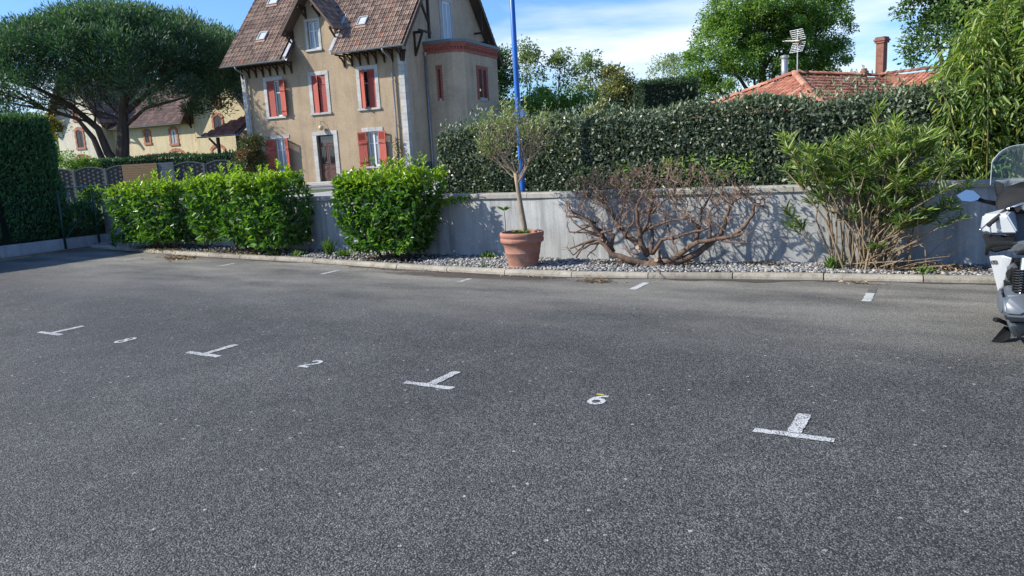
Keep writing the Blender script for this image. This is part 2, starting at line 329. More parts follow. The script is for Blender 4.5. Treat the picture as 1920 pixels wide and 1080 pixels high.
def grow(mb, p, d, length, r, levels, tips, nchild=3, spread=0.6, upw=0.15, seg=4, taper=0.65, shrink=0.68, wob=0.12, nside=5, rs=None):
    """one bough with its side branches, tapered and slightly crooked"""
    rs = rs or random
    p = Vector(p); d = Vector(d).normalized(); path = [p.copy()]; rad = [r]; q = p.copy(); dd = d.copy()
    for i in range(seg):
        dd = (dd + Vector((rs.gauss(0, wob), rs.gauss(0, wob), rs.gauss(0, wob) + upw * 0.3))).normalized()
        q = q + dd * length / seg; path.append(q.copy()); rad.append(r * (1 - (1 - taper) * (i + 1) / seg))
    mb.tube(path, rad, nside if levels > 0 else 4)
    if levels == 0: tips.append((q.copy(), dd.copy())); return
    for k in range(nchild):
        t = 0.35 + 0.65 * (k + rs.random() * 0.6) / nchild; i = min(int(t * seg), seg - 1); f = t * seg - i; f = min(f, 1)
        b = path[i].lerp(path[i + 1], f); a = dd.orthogonal(); a.rotate(Matrix.Rotation(rs.random() * 6.283, 3, dd)) if False else None
        o = Vector((rs.gauss(0, 1), rs.gauss(0, 1), rs.gauss(0, 1))); o = (o - dd * o.dot(dd)).normalized()
        nd = (dd * (1 - spread * 0.5) + o * spread + Vector((0, 0, upw))).normalized()
        grow(mb, b, nd, length * shrink * rs.uniform(0.8, 1.15), rad[i] * 0.62, levels - 1, tips, nchild, spread, upw, seg, taper, shrink, wob, nside, rs)
    grow(mb, q, dd, length * shrink * 0.8, rad[-1] * 0.8, levels - 1, tips, nchild, spread, upw, seg, taper, shrink, wob, nside, rs)

# ================================================================== SETTING
M_ASPH = asphalt(); M_PAINT = paint_mat('worn white road paint', 0.72); M_PAINTB = paint_mat('fresh white road paint', 0.80)
M_CONC = concrete('grey rendered wall', (0.43, 0.435, 0.43), (0.28, 0.287, 0.29), 0.52)
M_CAP = concrete('stone coping', (0.40, 0.375, 0.33), (0.26, 0.245, 0.215), 0.3, 0.4)
def kerb_mat():
    m, t, b = nodes_of('kerb concrete'); v = N(t, 'ShaderNodeNewGeometry').outputs['Position']
    c = ramp(t, noise(t, v, 3.2, 7, 0.7, 0.3), [(0.28, (0.19, 0.165, 0.13)), (0.5, (0.31, 0.28, 0.23)), (0.72, (0.42, 0.385, 0.32))])
    c = mixc_(t, ramp(t, noise(t, v, 16, 6, 0.75), [(0.52, 0.0), (0.7, 0.7)]), c, (0.10, 0.088, 0.072))
    c = mixc_(t, 1.0, c, ramp(t, N(t, 'ShaderNodeObjectInfo').outputs['Random'], [(0, 0.8), (1, 1.08)]), 'MULTIPLY')
    link(t, c, b.inputs['Base Color']); b.inputs['Roughness'].default_value = 0.9; bump(t, b, noise(t, v, 45, 6, 0.75), 0.7, 0.012); return m
M_KERB = kerb_mat()
M_PLIN = concrete('pale plinth', (0.42, 0.43, 0.44), (0.26, 0.27, 0.285), 0.35)
# land: one sheet to the horizon, lower than the lot and lifted behind the wall
def land_mat():
    m, t, b = nodes_of('grass land'); v = objc(t)
    c = ramp(t, noise(t, v, 0.25, 7, 0.7), [(0.3, (0.045, 0.07, 0.022)), (0.6, (0.085, 0.11, 0.035)), (0.75, (0.13, 0.12, 0.06))])
    c = mixc_(t, 1.0, c, ramp(t, noise(t, v, 7, 5, 0.7), [(0.3, 0.65), (0.7, 1.2)]), 'MULTIPLY')
    link(t, c, b.inputs['Base Color']); b.inputs['Roughness'].default_value = 0.95; bump(t, b, noise(t, v, 12, 5, 0.7), 0.8, 0.05); return m
mb = MB(); mb.quad((-900, -900, -0.12), (900, -900, -0.12), (900, 1200, -0.12), (-900, 1200, -0.12))
tag(mb.build('ground', simple('bare soil', (0.12, 0.10, 0.07), (0.07, 0.06, 0.045), 3, 0.95, 0.5, 30, 0.03)), kind='structure')
mb = MB()                                         # raised land behind the retaining wall and the left hedge
ws = np.linspace(-9.7, 12.4, 23); fr = [(s, wv(s) + 0.1) for s in ws]
fr = [(-9.9, -60)] + [(-9.9, 0.0), (-9.9, 6.6)] + fr[1:] + [(60, wv(12.4) + 0.1)]
pts = [lot(s, v, TER) for s, v in fr]; ring = pts + [np.array([700., 60, TER]), np.array([700., 1100, TER]), np.array([-700., 1100, TER]), np.array([-700., -200, TER])]
mb.add(ring, [tuple(range(len(ring)))]); n0 = len(pts)
for i in range(len(pts) - 1):
    a, b = pts[i], pts[i + 1]; mb.quad(tuple(a - [0, 0, .8]), tuple(b - [0, 0, .8]), tuple(b), tuple(a))
tag(mb.build('terrain', land_mat()), kind='structure')
# parking lot sheet in lot coordinates
mb = MB(); mb.quad((-9.6, -40, 0), (40, -40, 0), (40, 7.0, 0), (-9.6, 7.0, 0))
LOTO = in_lot(mb.build('parking_lot', M_ASPH)); tag(LOTO, kind='structure')
def lot_part(mbx, name, mat, label=None, **k):
    o = mbx.build(name, mat, LOTO, **k); 
    if label: o['label'] = label
    return o
def ragged(x0, x1, y0, y1, z, n=14, j=0.006):
    a = [(x0 + (x1 - x0) * i / n + random.uniform(-j, j), y0 + random.uniform(-j, j)) for i in range(n + 1)]
    b = [(x0 + (x1 - x0) * i / n + random.uniform(-j, j), y1 + random.uniform(-j, j)) for i in range(n + 1)]
    m_ = MB(); m_.add([(p[0], p[1], z) for p in a + b], [(i, i + 1, n + 2 + i, n + 1 + i) for i in range(n)]); return m_
def strip_v(x, w, v0, v1, z, name, mat, lbl):
    m_ = MB(); n = 16; j = 0.005
    a = [(x - w / 2 + random.uniform(-j, j), v0 + (v1 - v0) * i / n, z) for i in range(n + 1)]; b = [(x + w / 2 + random.uniform(-j, j), v0 + (v1 - v0) * i / n, z) for i in range(n + 1)]
    m_.add(a + b, [(i, n + 1 + i, n + 2 + i, i + 1) for i in range(n)]); return lot_part(m_, name, mat, lbl)
for i, (s, lb) in enumerate([(0.0, 'painted T mark nearest the conifer hedge side'), (2.5, 'painted T mark between numbers 8 and 2'), (5.0, 'painted T mark between numbers 2 and 6'), (7.5, 'largest painted T mark nearest the scooter')]):
    lot_part(ragged(s - 0.215, s + 0.215, -0.06, 0.002, 0.004), 'bay_marking', M_PAINT, lb)
    strip_v(s, 0.075, 0.006, 0.33, 0.0045, 'bay_stem', M_PAINT, None)
for s, v0, v1 in [(-5.6, 4.33, 4.72), (-2.6, 4.16, 4.48), (0.08, 3.88, 4.24), (2.64, 3.8, 4.06), (5.04, 3.84, 4.3), (7.5, 3.8, 4.25)]:
    strip_v(s, 0.085, v0, v1, 0.004, 'bay_marking', M_PAINTB if s > 5 else M_PAINT, None)
strip_v(7.5, 0.08, 4.26, 4.52, 0.0042, 'bay_marking', paint_mat('faded road paint', 0.42), 'faded end of the painted line near the oleander')
# bay numbers, hand-stencilled strokes
def stroke(path, w):
    m_ = MB(); P = [Vector((x, y, 0)) for x, y in path]; vs = []
    for i, p in enumerate(P):
        d = (P[min(i + 1, len(P) - 1)] - P[max(i - 1, 0)]).normalized(); nrm = Vector((-d.y, d.x, 0)) * w / 2; vs += [p + nrm, p - nrm]
    m_.add(vs, [(2 * i, 2 * i + 1, 2 * i + 3, 2 * i + 2) for i in range(len(P) - 1)]); return m_
def arc(cx, cy, rx, ry, a0, a1, n=22): return [(cx + rx * math.cos(R(a0 + (a1 - a0) * i / n)), cy + ry * math.sin(R(a0 + (a1 - a0) * i / n))) for i in range(n + 1)]
def digit(paths, s, v, sc, lbl):
    m_ = MB()
    for q, p in enumerate(paths):
        m2 = stroke([(s + .02 + x * sc * .8, v + y * sc) for x, y in p], 0.032); m_.add([(a.x, a.y, 0.004 + 0.0006 * q) for a in map(Vector, m2.v)], m2.f)
    lot_part(m_, 'bay_number', M_PAINTB, lbl)
digit([arc(0.5, 0.26, .30, .26, -90, 270), arc(0.5, 0.76, .26, .24, -90, 270)], 1.10, -0.03, 0.19, 'painted number 8 on the asphalt')
digit([arc(0.45, 0.74, .30, .26, 165, -40, 14) + [(0.14, 0.06)], [(0.08, 0.02), (0.8, 0.02)]], 3.63, -0.0, 0.18, 'painted number 2 on the asphalt')
digit([arc(0.48, 0.29, .32, .28, -90, 270), arc(0.78, 0.36, .62, .60, 178, 92, 12)], 6.18, 0.04, 0.17, 'painted number 6 on the asphalt')
m_ = MB(); m_.add([(6.235 + .03 * math.cos(a), 0.222 + .012 * math.sin(a), 0.0052) for a in np.linspace(0, 6.28, 9)[:-1]], [tuple(range(8))]); lot_part(m_, 'paint_spot', simple('yellow paint', (0.6, 0.47, 0.12), None, 20, 0.7), 'small yellow paint spot beside the number 6')

# kerb of separate concrete stones with rounded noses
KR = empty('kerb', (0, 0, 0)); tag(KR, kind='structure'); in_lot(KR)
def kerb_stone(a, b, h, w, parent, name='kerb_stone'):
    a = Vector((*a, 0)); b = Vector((*b, 0)); d = (b - a).normalized(); nrm = Vector((-d.y, d.x, 0)); a = a + d * 0.006; b = b - d * 0.006
    prof = [(0.0, -0.05), (0.004, h - 0.035), (0.016, h - 0.01), (0.04, h), (w, h), (w, -0.05)]
    m_ = MB(); n = len(prof); jz = random.uniform(-0.004, 0.004); jn = random.uniform(-0.006, 0.006)
    vs = [p + nrm * (x + jn) + Vector((0, 0, z + jz)) for p in (a, b) for x, z in prof]
    m_.add(vs, [tuple(range(n)), tuple(range(2 * n - 1, n - 1, -1))] + [(i, n + i, n + i + 1, i + 1) for i in range(n - 1)] + [(n - 1, 2 * n - 1, n, 0)])
    return m_.build(name, M_KERB, parent)
s = -9.05
while s < 11.5:
    kerb_stone((s, kv(s)), (s + 1, kv(s + 1)), 0.068, 0.13, KR); s += 1.0
v_ = 5.65; 
while v_ > -6: kerb_stone((-9.0 + 0.11 * (5.6 - v_) * 0.55, v_), (-9.0 + 0.11 * (6.6 - v_) * 0.55, v_ - 1), 0.05, -0.10, KR); v_ -= 1.0

# planting strip: soil, then pebbles
mb = MB(); ss = np.linspace(-9.2, 12, 50)
mb.add([(s, kv(s) + 0.1, 0.045) for s in ss] + [(s, wv(s) + 0.02, 0.06) for s in ss], [(i, i + 1, 51 + i, 50 + i) for i in range(49)])
GB = in_lot(mb.build('planting_bed', simple('dark soil', (0.085, 0.065, 0.05), (0.03, 0.024, 0.02), 5, 0.95, 0.9, 40, 0.03))); tag(GB, kind='structure')
mb = MB(); phi = (1 + 5 ** .5) / 2
ico_v = [Vector(p).normalized() for p in [(-1, phi, 0), (1, phi, 0), (-1, -phi, 0), (1, -phi, 0), (0, -1, phi), (0, 1, phi), (0, -1, -phi), (0, 1, -phi), (phi, 0, -1), (phi, 0, 1), (-phi, 0, -1), (-phi, 0, 1)]]
ico_f = [(0, 11, 5), (0, 5, 1), (0, 1, 7), (0, 7, 10), (0, 10, 11), (1, 5, 9), (5, 11, 4), (11, 10, 2), (10, 7, 6), (7, 1, 8), (3, 9, 4), (3, 4, 2), (3, 2, 6), (3, 6, 8), (3, 8, 9), (4, 9, 5), (2, 4, 11), (6, 2, 10), (8, 6, 7), (9, 8, 1)]
def pebble(m_, x, y, z, r):
    e = Matrix.Rotation(random.random() * 6.28, 3, 'Z') @ Matrix.Diagonal((r * random.uniform(.9, 1.4), r * random.uniform(.7, 1.1), r * random.uniform(.5, .8)))
    m_.add([Vector((x, y, z)) + e @ (p * random.uniform(.85, 1.12)) for p in ico_v], ico_f)
for k in range(15500):
    s = random.uniform(-9.2, 10.6) if k % 3 else random.uniform(1.2, 8.6); a, b = kv(s) + 0.13, wv(s) - 0.01
    f_ = random.random(); y = a + (b - a) * f_
    bare = (-6.9 < s < -1.6 and random.random() < 0.8) or (-0.6 < s < 1.3 and random.random() < 0.7) or (abs(s - 4.9) < 0.9 and f_ > 0.35 and random.random() < 0.5) or (s > 7.2 and f_ > 0.3 and random.random() < 0.72)
    if bare: continue
    pebble(mb, s, y, 0.06 + random.random() * 0.022, random.uniform(0.012, 0.027))
m, t, b = nodes_of('pebbles'); c = ramp(t, attr(t, 'rnd'), [(0.0, (0.07, 0.07, 0.075)), (0.35, (0.15, 0.155, 0.165)), (0.7, (0.27, 0.262, 0.25)), (1.0, (0.46, 0.43, 0.38))]); link(t, c, b.inputs['Base Color']); b.inputs['Roughness'].default_value = 0.7; M_PEB = m
tag(in_lot(mb.build('gravel', M_PEB, smooth=True, fix=False)), 'pale grey pebbles covering the strip along the wall', 'gravel', kind='stuff')

mb = MB(); ss = np.linspace(-9.0, 11.5, 240); gw = [0.05 + 0.05 * math.sin(s * 2.3) + 0.035 * math.sin(s * 7.1 + 1) + random.uniform(0, .03) for s in ss]
gw = [max(0.012, w * (1.5 if 5.2 < s < 7.2 else 1.0)) for w, s in zip(gw, ss)]
mb.add([(s, kv(s) + 0.01, 0.0035) for s in ss] + [(s, kv(s) - w, 0.0035) for s, w in zip(ss, gw)], [(i, 240 + i, 241 + i, i + 1) for i in range(239)])
lot_part(mb, 'gutter_dirt', simple('gutter dirt', (0.075, 0.062, 0.05), (0.035, 0.03, 0.026), 14, 0.95, 0.9, 60, 0.01))
# boundary wall: body, with coping stones laid on it
WR = empty('boundary_wall', (0, 0, 0)); in_lot(WR); tag(WR, 'low grey rendered wall with stone coping behind the kerb', 'wall')
mb = MB(); ss = np.linspace(-9.7, 12.4, 60); vs = []
for s in ss: vs += [(s, wv(s), -0.1), (s, wv(s), 0.965), (s, wv(s) + 0.2, 0.965), (s, wv(s) + 0.2, -0.1)]
mb.add(vs, [(4 * i + k, 4 * i + 4 + k, 4 * i + 4 + (k + 1) % 4, 4 * i + (k + 1) % 4) for i in range(59) for k in range(4)] + [(0, 1, 2, 3), (239, 238, 237, 236)])
mb.build('wall_body', M_CONC, WR, smooth=False)
s = -9.75
while s < 12.3:
    e = min(s + 1.04, 12.45); a, b = s + 0.004, e - 0.004; m_ = MB(); y0, y1 = wv(a) - 0.035, wv(b) - 0.035; jz = random.uniform(-.003, .003)
    prof = [(0, 0.968), (0, 1.028), (0.012, 1.04), (0.135, 1.05), (0.258, 1.04), (0.27, 1.028), (0.27, 0.968)]; n = 7
    m_.add([(x, y + p, z + jz) for x, y in ((a, y0), (b, y1)) for p, z in prof], [tuple(range(n))[::-1], tuple(range(n, 2 * n))] + [(i, (i + 1) % n, n + (i + 1) % n, n + i) for i in range(n)])
    m_.build('coping_stone', M_CAP, WR); s = e

# left plinth with green fence posts
PL = empty('plinth_wall', (0, 0, 0)); in_lot(PL); tag(PL, 'low pale concrete plinth under the dark conifer hedge', 'wall')
v_ = 6.42
while v_ > -8:
    m_ = MB(); m_.box(-9.6, -9.38, v_ - 2.49, v_, -0.05, 0.255 + random.uniform(-.006, .006)); m_.build('plinth_block', M_PLIN, PL, bevel=0.012); v_ -= 2.5
M_GREEN = simple('dark green coated steel', (0.012, 0.05, 0.035), (0.008, 0.035, 0.026), 8, 0.4)
for i, (v_, h, lb) in enumerate([(5.3, 1.35, 'dark green steel fence post standing on the plinth, nearer one'), (6.1, 1.3, 'dark green steel fence post in the corner with a diagonal brace')]):
    P_ = empty('fence_post', lot(-9.35, v_, 0.0), LOT_A); tag(P_, lb, 'fence post', 'green fence posts on the plinth')
    m_ = MB(); m_.tube([(0, 0, 0), (0, 0, h)], 0.026, 8); m_.build('post', M_GREEN, P_, smooth=True)
    m_ = MB(); m_.lathe([(0.0, h + 0.02), (0.02, h + 0.015), (0.03, h), (0.03, h - 0.02)], 8); m_.build('post_cap', M_GREEN, P_)
    if i == 1: m_ = MB(); m_.tube([(0, -0.02, 1.05), (0.0, -0.75, 0.28)], 0.018, 6); m_.build('brace', M_GREEN, P_)
# wires strung between the posts
for z in (0.4, 0.75, 1.1): m_ = MB(); m_.tube([(0, 0, z), (0, -0.8, z)], 0.003, 4); m_.build('wire', M_GREEN, P_)

# path and gravel yard in front of the beige house
mb = MB(); mb.add([lot(s, v, TER + 0.006) for s, v in [(-12, 12.5), (-4, 10.4), (4, 10.0), (4, 16), (-2, 19), (-14, 24)]], [tuple(range(6))])
tag(mb.build('path', concrete('pale path', (0.40, 0.385, 0.36), (0.3, 0.285, 0.26), 0.1)), kind='structure')
HA = R(-24); HO = Vector((-14.308, 42.733, 0)); HX = Vector((math.cos(HA), math.sin(HA), 0)); HY = Vector((-HX.y, HX.x, 0))
mb = MB(); mb.add([HO + HX * x + HY * y + Vector((0, 0, TER + 0.012)) for x, y in [(-6, -7.2), (14, -7.2), (16, -1.3), (-6, -1.3)]], [(0, 1, 2, 3)])
tag(mb.build('yard', concrete('grey gravel yard', (0.22, 0.22, 0.225), (0.14, 0.14, 0.145), 0.1, 0.9)), kind='structure')

# ================================================================== BEIGE HOUSE
M_STUC = stucco('beige stucco', (0.44, 0.335, 0.225), (0.31, 0.235, 0.16)); M_STUC2 = stucco('beige stucco lifted for shade', (0.56, 0.44, 0.315), (0.42, 0.33, 0.24))  # gable and tower share this stucco; paler copy paints fill light into shade
M_STONE = simple('white dressed stone', (0.56, 0.55, 0.53), (0.40, 0.39, 0.37), 4, 0.85, 0.3, 30, 0.01, rnd=0.2)
M_SHUT = simple('faded red paint', (0.42, 0.085, 0.055), (0.33, 0.06, 0.045), 7, 0.6, 0.15, 30, 0.005, stretch=(1, 1, 0.2))
M_WOOD = simple('dark brown timber', (0.06, 0.035, 0.024), (0.03, 0.019, 0.014), 9, 0.8, 0.3, 40, 0.01)
M_DOOR = simple('brown door wood', (0.10, 0.045, 0.035), (0.065, 0.028, 0.022), 9, 0.5, 0.1, 40, 0.005)
M_ZINC = simple('zinc', (0.36, 0.38, 0.41), (0.26, 0.275, 0.30), 4, 0.45, 0.1, 30, 0.01, metal=0.5)
M_PVC = simple('white window paint', (0.72, 0.73, 0.74), (0.62, 0.63, 0.64), 5, 0.5)
M_GLS = glass_mat('dark window glass', (0.025, 0.03, 0.035)); M_CURT = simple('pale curtain behind glass', (0.34, 0.38, 0.42), (0.24, 0.27, 0.31), 9, 0.15, stretch=(3, 3, 0.2))
M_TILE = tile_mat('brown clay tiles', [(0.0, (0.15, 0.10, 0.078)), (0.35, (0.225, 0.15, 0.115)), (0.75, (0.30, 0.205, 0.155)), (0.97, (0.36, 0.25, 0.19)), (0.985, (0.34, 0.15, 0.09)), (1.0, (0.34, 0.15, 0.09))])
M_TILE2 = tile_mat('red-brown clay tiles', [(0.0, (0.17, 0.075, 0.06)), (0.6, (0.27, 0.115, 0.085)), (1.0, (0.34, 0.16, 0.115))])
M_TILE3 = tile_mat('old violet-brown tiles', [(0.0, (0.15, 0.10, 0.09)), (0.6, (0.24, 0.155, 0.13)), (1.0, (0.33, 0.21, 0.17))])
M_SOFF = simple('soffit boards', (0.13, 0.085, 0.065), (0.08, 0.055, 0.045), 6, 0.85, 0.2, 30, 0.01)
M_BRK = brick_mat('red brick', 8.0, (0.42, 0.125, 0.09), (0.31, 0.085, 0.062), (0.40, 0.23, 0.18))
M_SLATE = brick_mat('grey slate cladding', 9.0, (0.17, 0.185, 0.21), (0.10, 0.115, 0.135), (0.05, 0.055, 0.06))
def Z(w): return w - TER
HOUSE = empty('beige_house', HO + Vector((0, 0, TER)), HA); tag(HOUSE, 'tall beige stucco house with red shutters and steep brown tiled roof', 'house')
W_, D_ = 10.41, 10.1; SL = 1.205; E0 = 7.15; DX = 5.2
def zm(y): return E0 + SL * (y + 0.8) if y < 5.05 else E0 + SL * (10.9 - y)
def grid_wall(m_, x0, x1, z0, z1, holes, dep=0.22):
    xs = sorted({x0, x1} | {h[0] for h in holes} | {h[1] for h in holes}); zs = sorted({z0, z1} | {h[2] for h in holes} | {h[3] for h in holes})
    for i in range(len(xs) - 1):
        for j in range(len(zs) - 1):
            cx, cz = (xs[i] + xs[i + 1]) / 2, (zs[j] + zs[j + 1]) / 2
            if not any(h[0] < cx < h[1] and h[2] < cz < h[3] for h in holes): m_.quad((xs[i], 0, zs[j]), (xs[i + 1], 0, zs[j]), (xs[i + 1], 0, zs[j + 1]), (xs[i], 0, zs[j + 1]))
    for a, b, c, d in holes:
        m_.quad((a, 0, c), (a, dep, c), (a, dep, d), (a, 0, d)); m_.quad((b, 0, c), (b, 0, d), (b, dep, d), (b, dep, c)); m_.quad((a, 0, c), (b, 0, c), (b, dep, c), (a, dep, c)); m_.quad((a, 0, d), (a, dep, d), (b, dep, d), (b, 0, d))
        m_.quad((a, dep, c), (b, dep, c), (b, dep, d), (a, dep, d))
# openings (inner): x0,x1,z0,z1
UP = [(1.70, 2.62, Z(4.37), Z(6.27)), (4.73, 5.62, Z(4.37), Z(6.28)), (7.77, 8.68, Z(4.39), Z(6.29))]
LW = [(1.88, 2.60, Z(1.40), Z(3.18)), (7.92, 8.62, Z(1.44), Z(3.20))]
DOORH = (4.70, 5.80, Z(0.76), Z(3.20))
mb = MB(); grid_wall(mb, 0, W_, -0.3, Z(7.45), UP + LW + [DOORH])
mb.quad((0, 0, Z(7.45)), (3.87, 0, Z(7.45)), (3.87, 0, Z(7.98)), (0, 0, Z(7.98))); mb.quad((6.45, 0, Z(7.45)), (W_, 0, Z(7.45)), (W_, 0, Z(7.98)), (6.45, 0, Z(7.98)))
def zr(x): return Z(10.38 - 1.22 * abs(x - DX))
a, b = 4.78, 5.44; wz0, wz1 = Z(7.62), Z(9.0)
mb.quad((3.87, 0, Z(7.45)), (a, 0, Z(7.45)), (a, 0, zr(a)), (3.87, 0, zr(3.87))); mb.quad((b, 0, Z(7.45)), (6.45, 0, Z(7.45)), (6.45, 0, zr(6.45)), (b, 0, zr(b)))
mb.quad((a, 0, Z(7.45)), (b, 0, Z(7.45)), (b, 0, wz0), (a, 0, wz0)); mb.add([(a, 0, wz1), (b, 0, wz1), (b, 0, zr(b)), (DX, 0, zr(DX)), (a, 0, zr(a))], [(0, 1, 2, 3, 4)])
for q in ((a, b),):
    mb.quad((a, 0, wz0), (a, .22, wz0), (a, .22, wz1), (a, 0, wz1)); mb.quad((b, 0, wz0), (b, 0, wz1), (b, .22, wz1), (b, .22, wz0)); mb.quad((a, .22, wz0), (b, .22, wz0), (b, .22, wz1), (a, .22, wz1)); mb.quad((a, 0, wz0), (b, 0, wz0), (b, .22, wz0), (a, .22, wz0)); mb.quad((a, 0, wz1), (a, .22, wz1), (b, .22, wz1), (b, 0, wz1))
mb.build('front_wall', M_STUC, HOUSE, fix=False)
for x, sg in ((3.87, -1), (6.45, 1)):            # dormer cheeks behind its front
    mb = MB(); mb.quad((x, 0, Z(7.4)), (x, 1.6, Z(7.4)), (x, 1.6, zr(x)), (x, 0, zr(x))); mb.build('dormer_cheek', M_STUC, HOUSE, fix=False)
mb = MB(); pg = lambda x: [(x, 0, -0.3), (x, D_, -0.3), (x, D_, Z(7.98)), (x, 5.05, Z(13.95)), (x, 0, Z(7.98))]
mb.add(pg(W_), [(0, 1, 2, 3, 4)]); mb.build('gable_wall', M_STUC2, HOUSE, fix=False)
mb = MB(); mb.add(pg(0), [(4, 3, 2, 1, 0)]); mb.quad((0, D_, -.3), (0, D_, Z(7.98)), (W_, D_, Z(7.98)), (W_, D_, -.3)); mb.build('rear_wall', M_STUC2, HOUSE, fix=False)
# corner quoin stones
QN = None
def stone(name, x0, x1, y0, y1, z0, z1, parent=HOUSE): m_ = MB(); m_.box(x0, x1, y0, y1, z0, z1); return m_.build(name, M_STONE, parent, bevel=0.008)
z = -0.02
k = 0
while z < Z(7.0):
    for x, sgn in ((0, 1), (W_, -1)):
        o = (0.0 if k % 2 else 0.0); x0, x1 = (x - 0.025, x + 0.26 + o) if sgn > 0 else (x - 0.30 - o, x + 0.025)
        stone('quoin_stone', x0, x1, -0.028, 0.30 - o if sgn < 0 else 0.26, z + 0.004, z + 0.336)
    z += 0.34; k += 1
# window builder ---------------------------------------------------------------
def shutter(parent, hx, z0, z1, w, ang, side, y=0.0):
    """one louvred shutter leaf hinged at hx; side +1 opens from a left hinge"""
    h = z1 - z0; m_ = MB(); t = 0.035
    def bx(a, b, c, d, y0, y1): m_.box(min(a * side, b * side), max(a * side, b * side), y0, y1, c, d)
    nb = 4; bw = (w - 0.008) / nb
    for i in range(nb): bx(i * bw + 0.004, (i + 1) * bw - 0.004, 0, h - 0.46, 0, t * 0.7)
    bx(0, w, h - 0.05, h, -0.004, t); bx(0, w, h - 0.47, h - 0.42, -0.004, t); bx(0, 0.055, h - 0.42, h - 0.05, -0.004, t); bx(w - 0.055, w, h - 0.42, h - 0.05, -0.004, t)
    for i in range(6):
        z = h - 0.42 + 0.062 * i; xa, xb = sorted((0.05 * side, (w - 0.05) * side)); m_.add([(xa, 0.0, z), (xb, 0.0, z), (xb, t * .8, z + 0.055), (xa, t * .8, z + 0.055), (xa, 0.008, z - 0.006), (xb, 0.008, z - 0.006), (xb, t * .8 + .008, z + 0.049), (xa, t * .8 + .008, z + 0.049)], [(0, 1, 2, 3), (7, 6, 5, 4), (0, 4, 5, 1), (1, 5, 6, 2), (2, 6, 7, 3), (3, 7, 4, 0)])
    for z in (0.22, h - 0.62): bx(0.0, w, z, z + 0.09, t * 0.7, t * 1.5)
    o = m_.build('shutter', M_SHUT, parent); o.location = (hx, y, z0); o.rotation_euler = (0, 0, ang)
    for z in (0.25, h - 0.58): m2 = MB(); m2.bar((0.0, t * 1.6, z), (0.3 * side, t * 1.6, z), 0.012, 0.03); hg = m2.build('hinge', M_WOOD, parent); hg.location = o.location; hg.rotation_euler = o.rotation_euler
    return o
def window(name, hole, jamb=True, curtain=False, sill=0.08, parent=HOUSE, fr=0.21, top=0.2, bars=1):
    x0, x1, z0, z1 = hole; wd = empty(name, (0, 0, 0)); wd.parent = parent
    st = lambda a, b, c, d, y0=-0.03, y1=0.02: stone('frame_stone', a, b, y0, y1, c, d, wd)
    n = 3
    for i in range(n): st(x0 - fr + (x1 - x0 + 2 * fr) * i / n + 0.002, x0 - fr + (x1 - x0 + 2 * fr) * (i + 1) / n - 0.002, z1 + 0.002, z1 + top)
    if jamb:
        hs = (z1 - z0) / 5
        for i in range(5):
            st(x0 - fr, x0 + 0.0, z0 + hs * i + 0.003, z0 + hs * (i + 1) - 0.001, -0.03, 0.1); st(x1 - 0.0, x1 + fr, z0 + hs * i + 0.003, z0 + hs * (i + 1) - 0.001, -0.03, 0.1)
    s_ = MB(); s_.box(x0 - fr - 0.03, x1 + fr + 0.03, -0.085, 0.15, z0 - sill - 0.03, z0 - 0.002); s_.build('sill', M_STONE, wd, bevel=0.01)
    f_ = MB(); y0, y1 = 0.10, 0.155; xm = (x0 + x1) / 2
    for a, b, c, d in [(x0 + .004, x0 + .06, z0 + .004, z1 - .004), (x1 - .06, x1 - .004, z0 + .004, z1 - .004), (x0 + .06, x1 - .06, z1 - .06, z1 - .004), (x0 + .06, x1 - .06, z0 + .004, z0 + .08)]: f_.box(a, b, y0, y1, c, d)
    f_.box(xm - 0.045, xm + 0.045, y0 - .006, y1, z0 + .08, z1 - .06)
    zz = z0 + (z1 - z0) * 0.66
    for a, b in ((x0 + .06, xm - .045), (xm + .045, x1 - .06)): f_.box(a, b, y0 + .006, y1 - .004, zz - .02, zz + .02)
    f_.build('sash', M_PVC, wd)
    for a, b in ((x0 + .055, xm), (xm + .001, x1 - .055)):
        g = MB(); g.box(a, b, 0.135, 0.142, z0 + .03, z1 - .03); g.build('pane', M_CURT if curtain else M_GLS, wd)
    return wd
w1 = window('window', UP[0]); shutter(w1, UP[0][0], UP[0][2], UP[0][3], 0.46, 0.02, 1, 0.02); shutter(w1, UP[0][1], UP[0][2], UP[0][3], 0.46, R(163), -1, -0.04)
w2 = window('window', UP[1]); shutter(w2, UP[1][0], UP[1][2], UP[1][3], 0.45, -R(16), 1, 0.02); shutter(w2, UP[1][1], UP[1][2], UP[1][3], 0.45, R(5), -1, 0.03)
w3 = window('window', UP[2]); shutter(w3, UP[2][0], UP[2][2], UP[2][3], 0.46, -R(33), 1, 0.02); shutter(w3, UP[2][1], UP[2][2], UP[2][3], 0.46, R(2), -1, 0.03)
for i, h in enumerate(LW):
    w = window('window', h, jamb=False, curtain=True, fr=0.3); wd_ = 0.5
    shutter(w, h[0] - 0.02, h[2] - 0.02, h[3] + 0.0, wd_, -R(166) if i == 0 else -R(172), 1, -0.04); shutter(w, h[1] + 0.02, h[2] - 0.02, h[3] + 0.0, wd_, R(145) if i == 0 else R(168), -1, -0.04)
window('dormer_window', (4.78, 5.44, wz0, wz1), fr=0.16, top=0.14, curtain=True)
